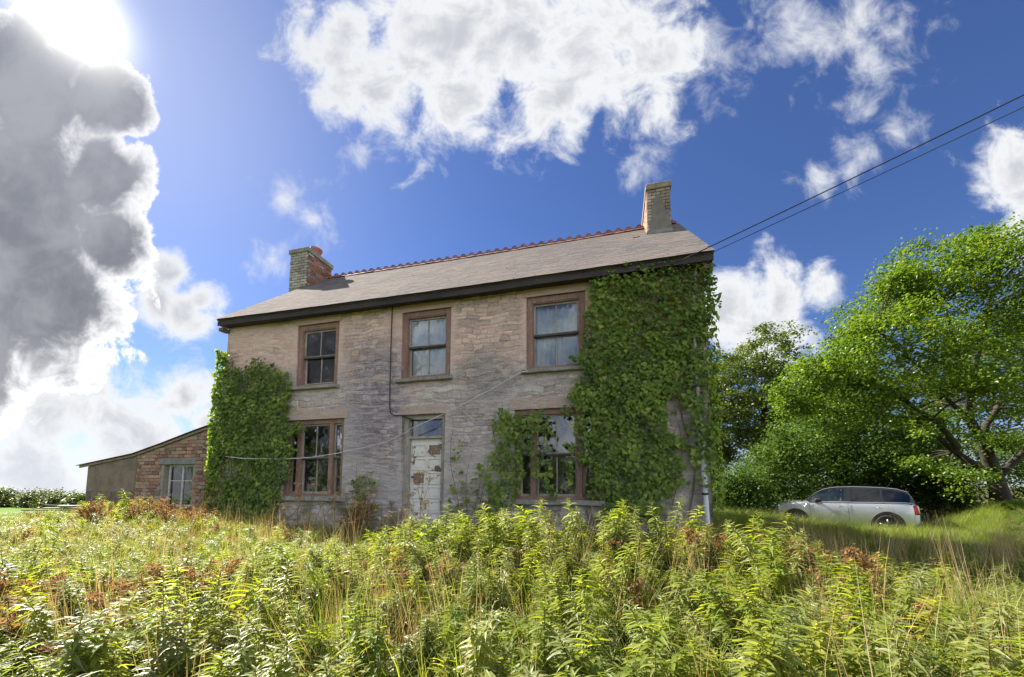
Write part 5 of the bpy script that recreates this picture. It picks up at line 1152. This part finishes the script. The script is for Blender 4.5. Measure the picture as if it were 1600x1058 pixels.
# single plants
def place(px, py, dep): p = at(px, py, dep); return p[0], p[1], float(gz(p[0], p[1]))
um = [(lambda a: (a[0].mesh('stalk', M['straw']), a[1].mesh('seed_head', M['straw'])))(umbel(i)) for i in range(3)]
g = random.Random(9)
ORD = ('first', 'second', 'third', 'fourth', 'fifth', 'sixth', 'seventh', 'eighth', 'ninth', 'tenth', 'eleventh', 'twelfth', 'thirteenth', 'fourteenth', 'fifteenth', 'sixteenth')
UMB = (((484, 752, 6.1), (505, 772, 5.9), (552, 770, 6.2), (566, 762, 6.6), (545, 788, 5.6), (592, 792, 5.8), (612, 785, 6.3), (655, 742, 5.4), (668, 790, 5.0), (470, 770, 6.6), (520, 748, 6.9), (632, 800, 4.8), (440, 790, 6.5), (300, 770, 8.2), (330, 765, 8.6), (580, 742, 6.8)))
for i, (px, top, dep) in enumerate(UMB):
    X, Y, Z_ = place(px, 820, dep); h = at(px, top, dep)[2]-Z_; a, b = um[i % 3]
    o = link('hogweed', a, None, (X, Y, Z_-.02), (g.gauss(0, .06), g.gauss(0, .06), g.uniform(0, 6.28)), (1, 1, h)); tag(o, 'dried hogweed stalk with flat seed heads, %s from the left before the facade' % ORD[sorted(range(16), key=lambda q: UMB[q][0]).index(i)], 'dry weed', 'dried hogweed stalks'); tag(link('seed_head', b, o), kind='stuff')
dk = []
for i in range(4):
    mb, V, F, r = dock(400+i); dk.append((mb.mesh('stalk', M['rust']), np_mesh('seed_cluster', V, F, M['rust'], r)))
for i in range(20, 60):
    if i < 44: X = g.uniform(-9.8, -6.6); Y = g.uniform(-2.0, -.1); h = g.uniform(.5, 1.0)*(1.0 if X > -9. else .8)
    elif i < 54: X = g.uniform(-5.9, -4.6); Y = g.uniform(-1.7, -.5); h = g.uniform(.5, 1.0)
    else: X = g.uniform(-1.62, -1.3); Y = g.uniform(-1.3, -.8); h = g.uniform(.5, 1.1)
    a, b = dk[i % 4]; o = link('dock', a, None, (X, Y, float(gz(X, Y))-.02), (g.gauss(0, .10), g.gauss(0, .10), g.uniform(0, 6.28)), (.9, .9, h))
    lb = ('rust brown dead dock plant in front of the outbuilding', 'rust brown dead dock plant below the left ivy clump', 'rust brown dead dock plant left of the door')[0 if i < 44 else 1 if i < 54 else 2]
    tag(o, lb, 'dry weed', ('dead docks by the outbuilding', 'dead docks below the left ivy', 'dead docks by the door')[0 if i < 44 else 1 if i < 54 else 2]); tag(link('seed_cluster', b, o), kind='stuff')
ru = []
for i in range(3):
    V, F, r, mb = rush(500+i); ru.append((np_mesh('rush', V, F, M['grass'], np.clip(r*.5+.4, 0, 1)), mb.mesh('seed_head', M['rust'])))
for i in range(30):
    if i < 24: X = g.uniform(4.6, 8.2); Y = g.uniform(-6.2, -3.6)
    else: X = g.uniform(1.1, 2.1); Y = g.uniform(-5.6, -4.9)
    if math.hypot(X-CAM[0], Y-CAM[1]) < 1.5: continue
    a, b = ru[i % 3]; s = g.uniform(.75, 1.05); o = link('rush_clump', a, None, (X, Y, float(gz(X, Y))-.02), (g.gauss(0, .06), g.gauss(0, .06), g.uniform(0, 6.28)), (s, s, s*.92))
    tag(o, 'upright rush clump with brown seed heads at the lower right' if i < 24 else 'upright straw coloured rush clump low in the middle foreground', 'rush', 'rush clumps lower right' if i < 24 else 'rush clumps middle foreground'); tag(link('seed_head', b, o), kind='stuff')

# the small sets told apart by their order from the left
for grp, txt in (('rush clumps middle foreground', 'straw coloured rush clump low in the middle foreground, %s from the left'), ('dead docks by the door', 'rust brown dead dock plant left of the door, %s from the left'), ('dead docks below the left ivy', 'rust brown dead dock plant below the left ivy, %s from the left')):
    mem = [o for o in COL.objects if o.get('group') == grp]
    mem.sort(key=lambda o: project(np.array(o.location))[0])
    for i, o in enumerate(mem): o['label'] = txt % ORD[i]
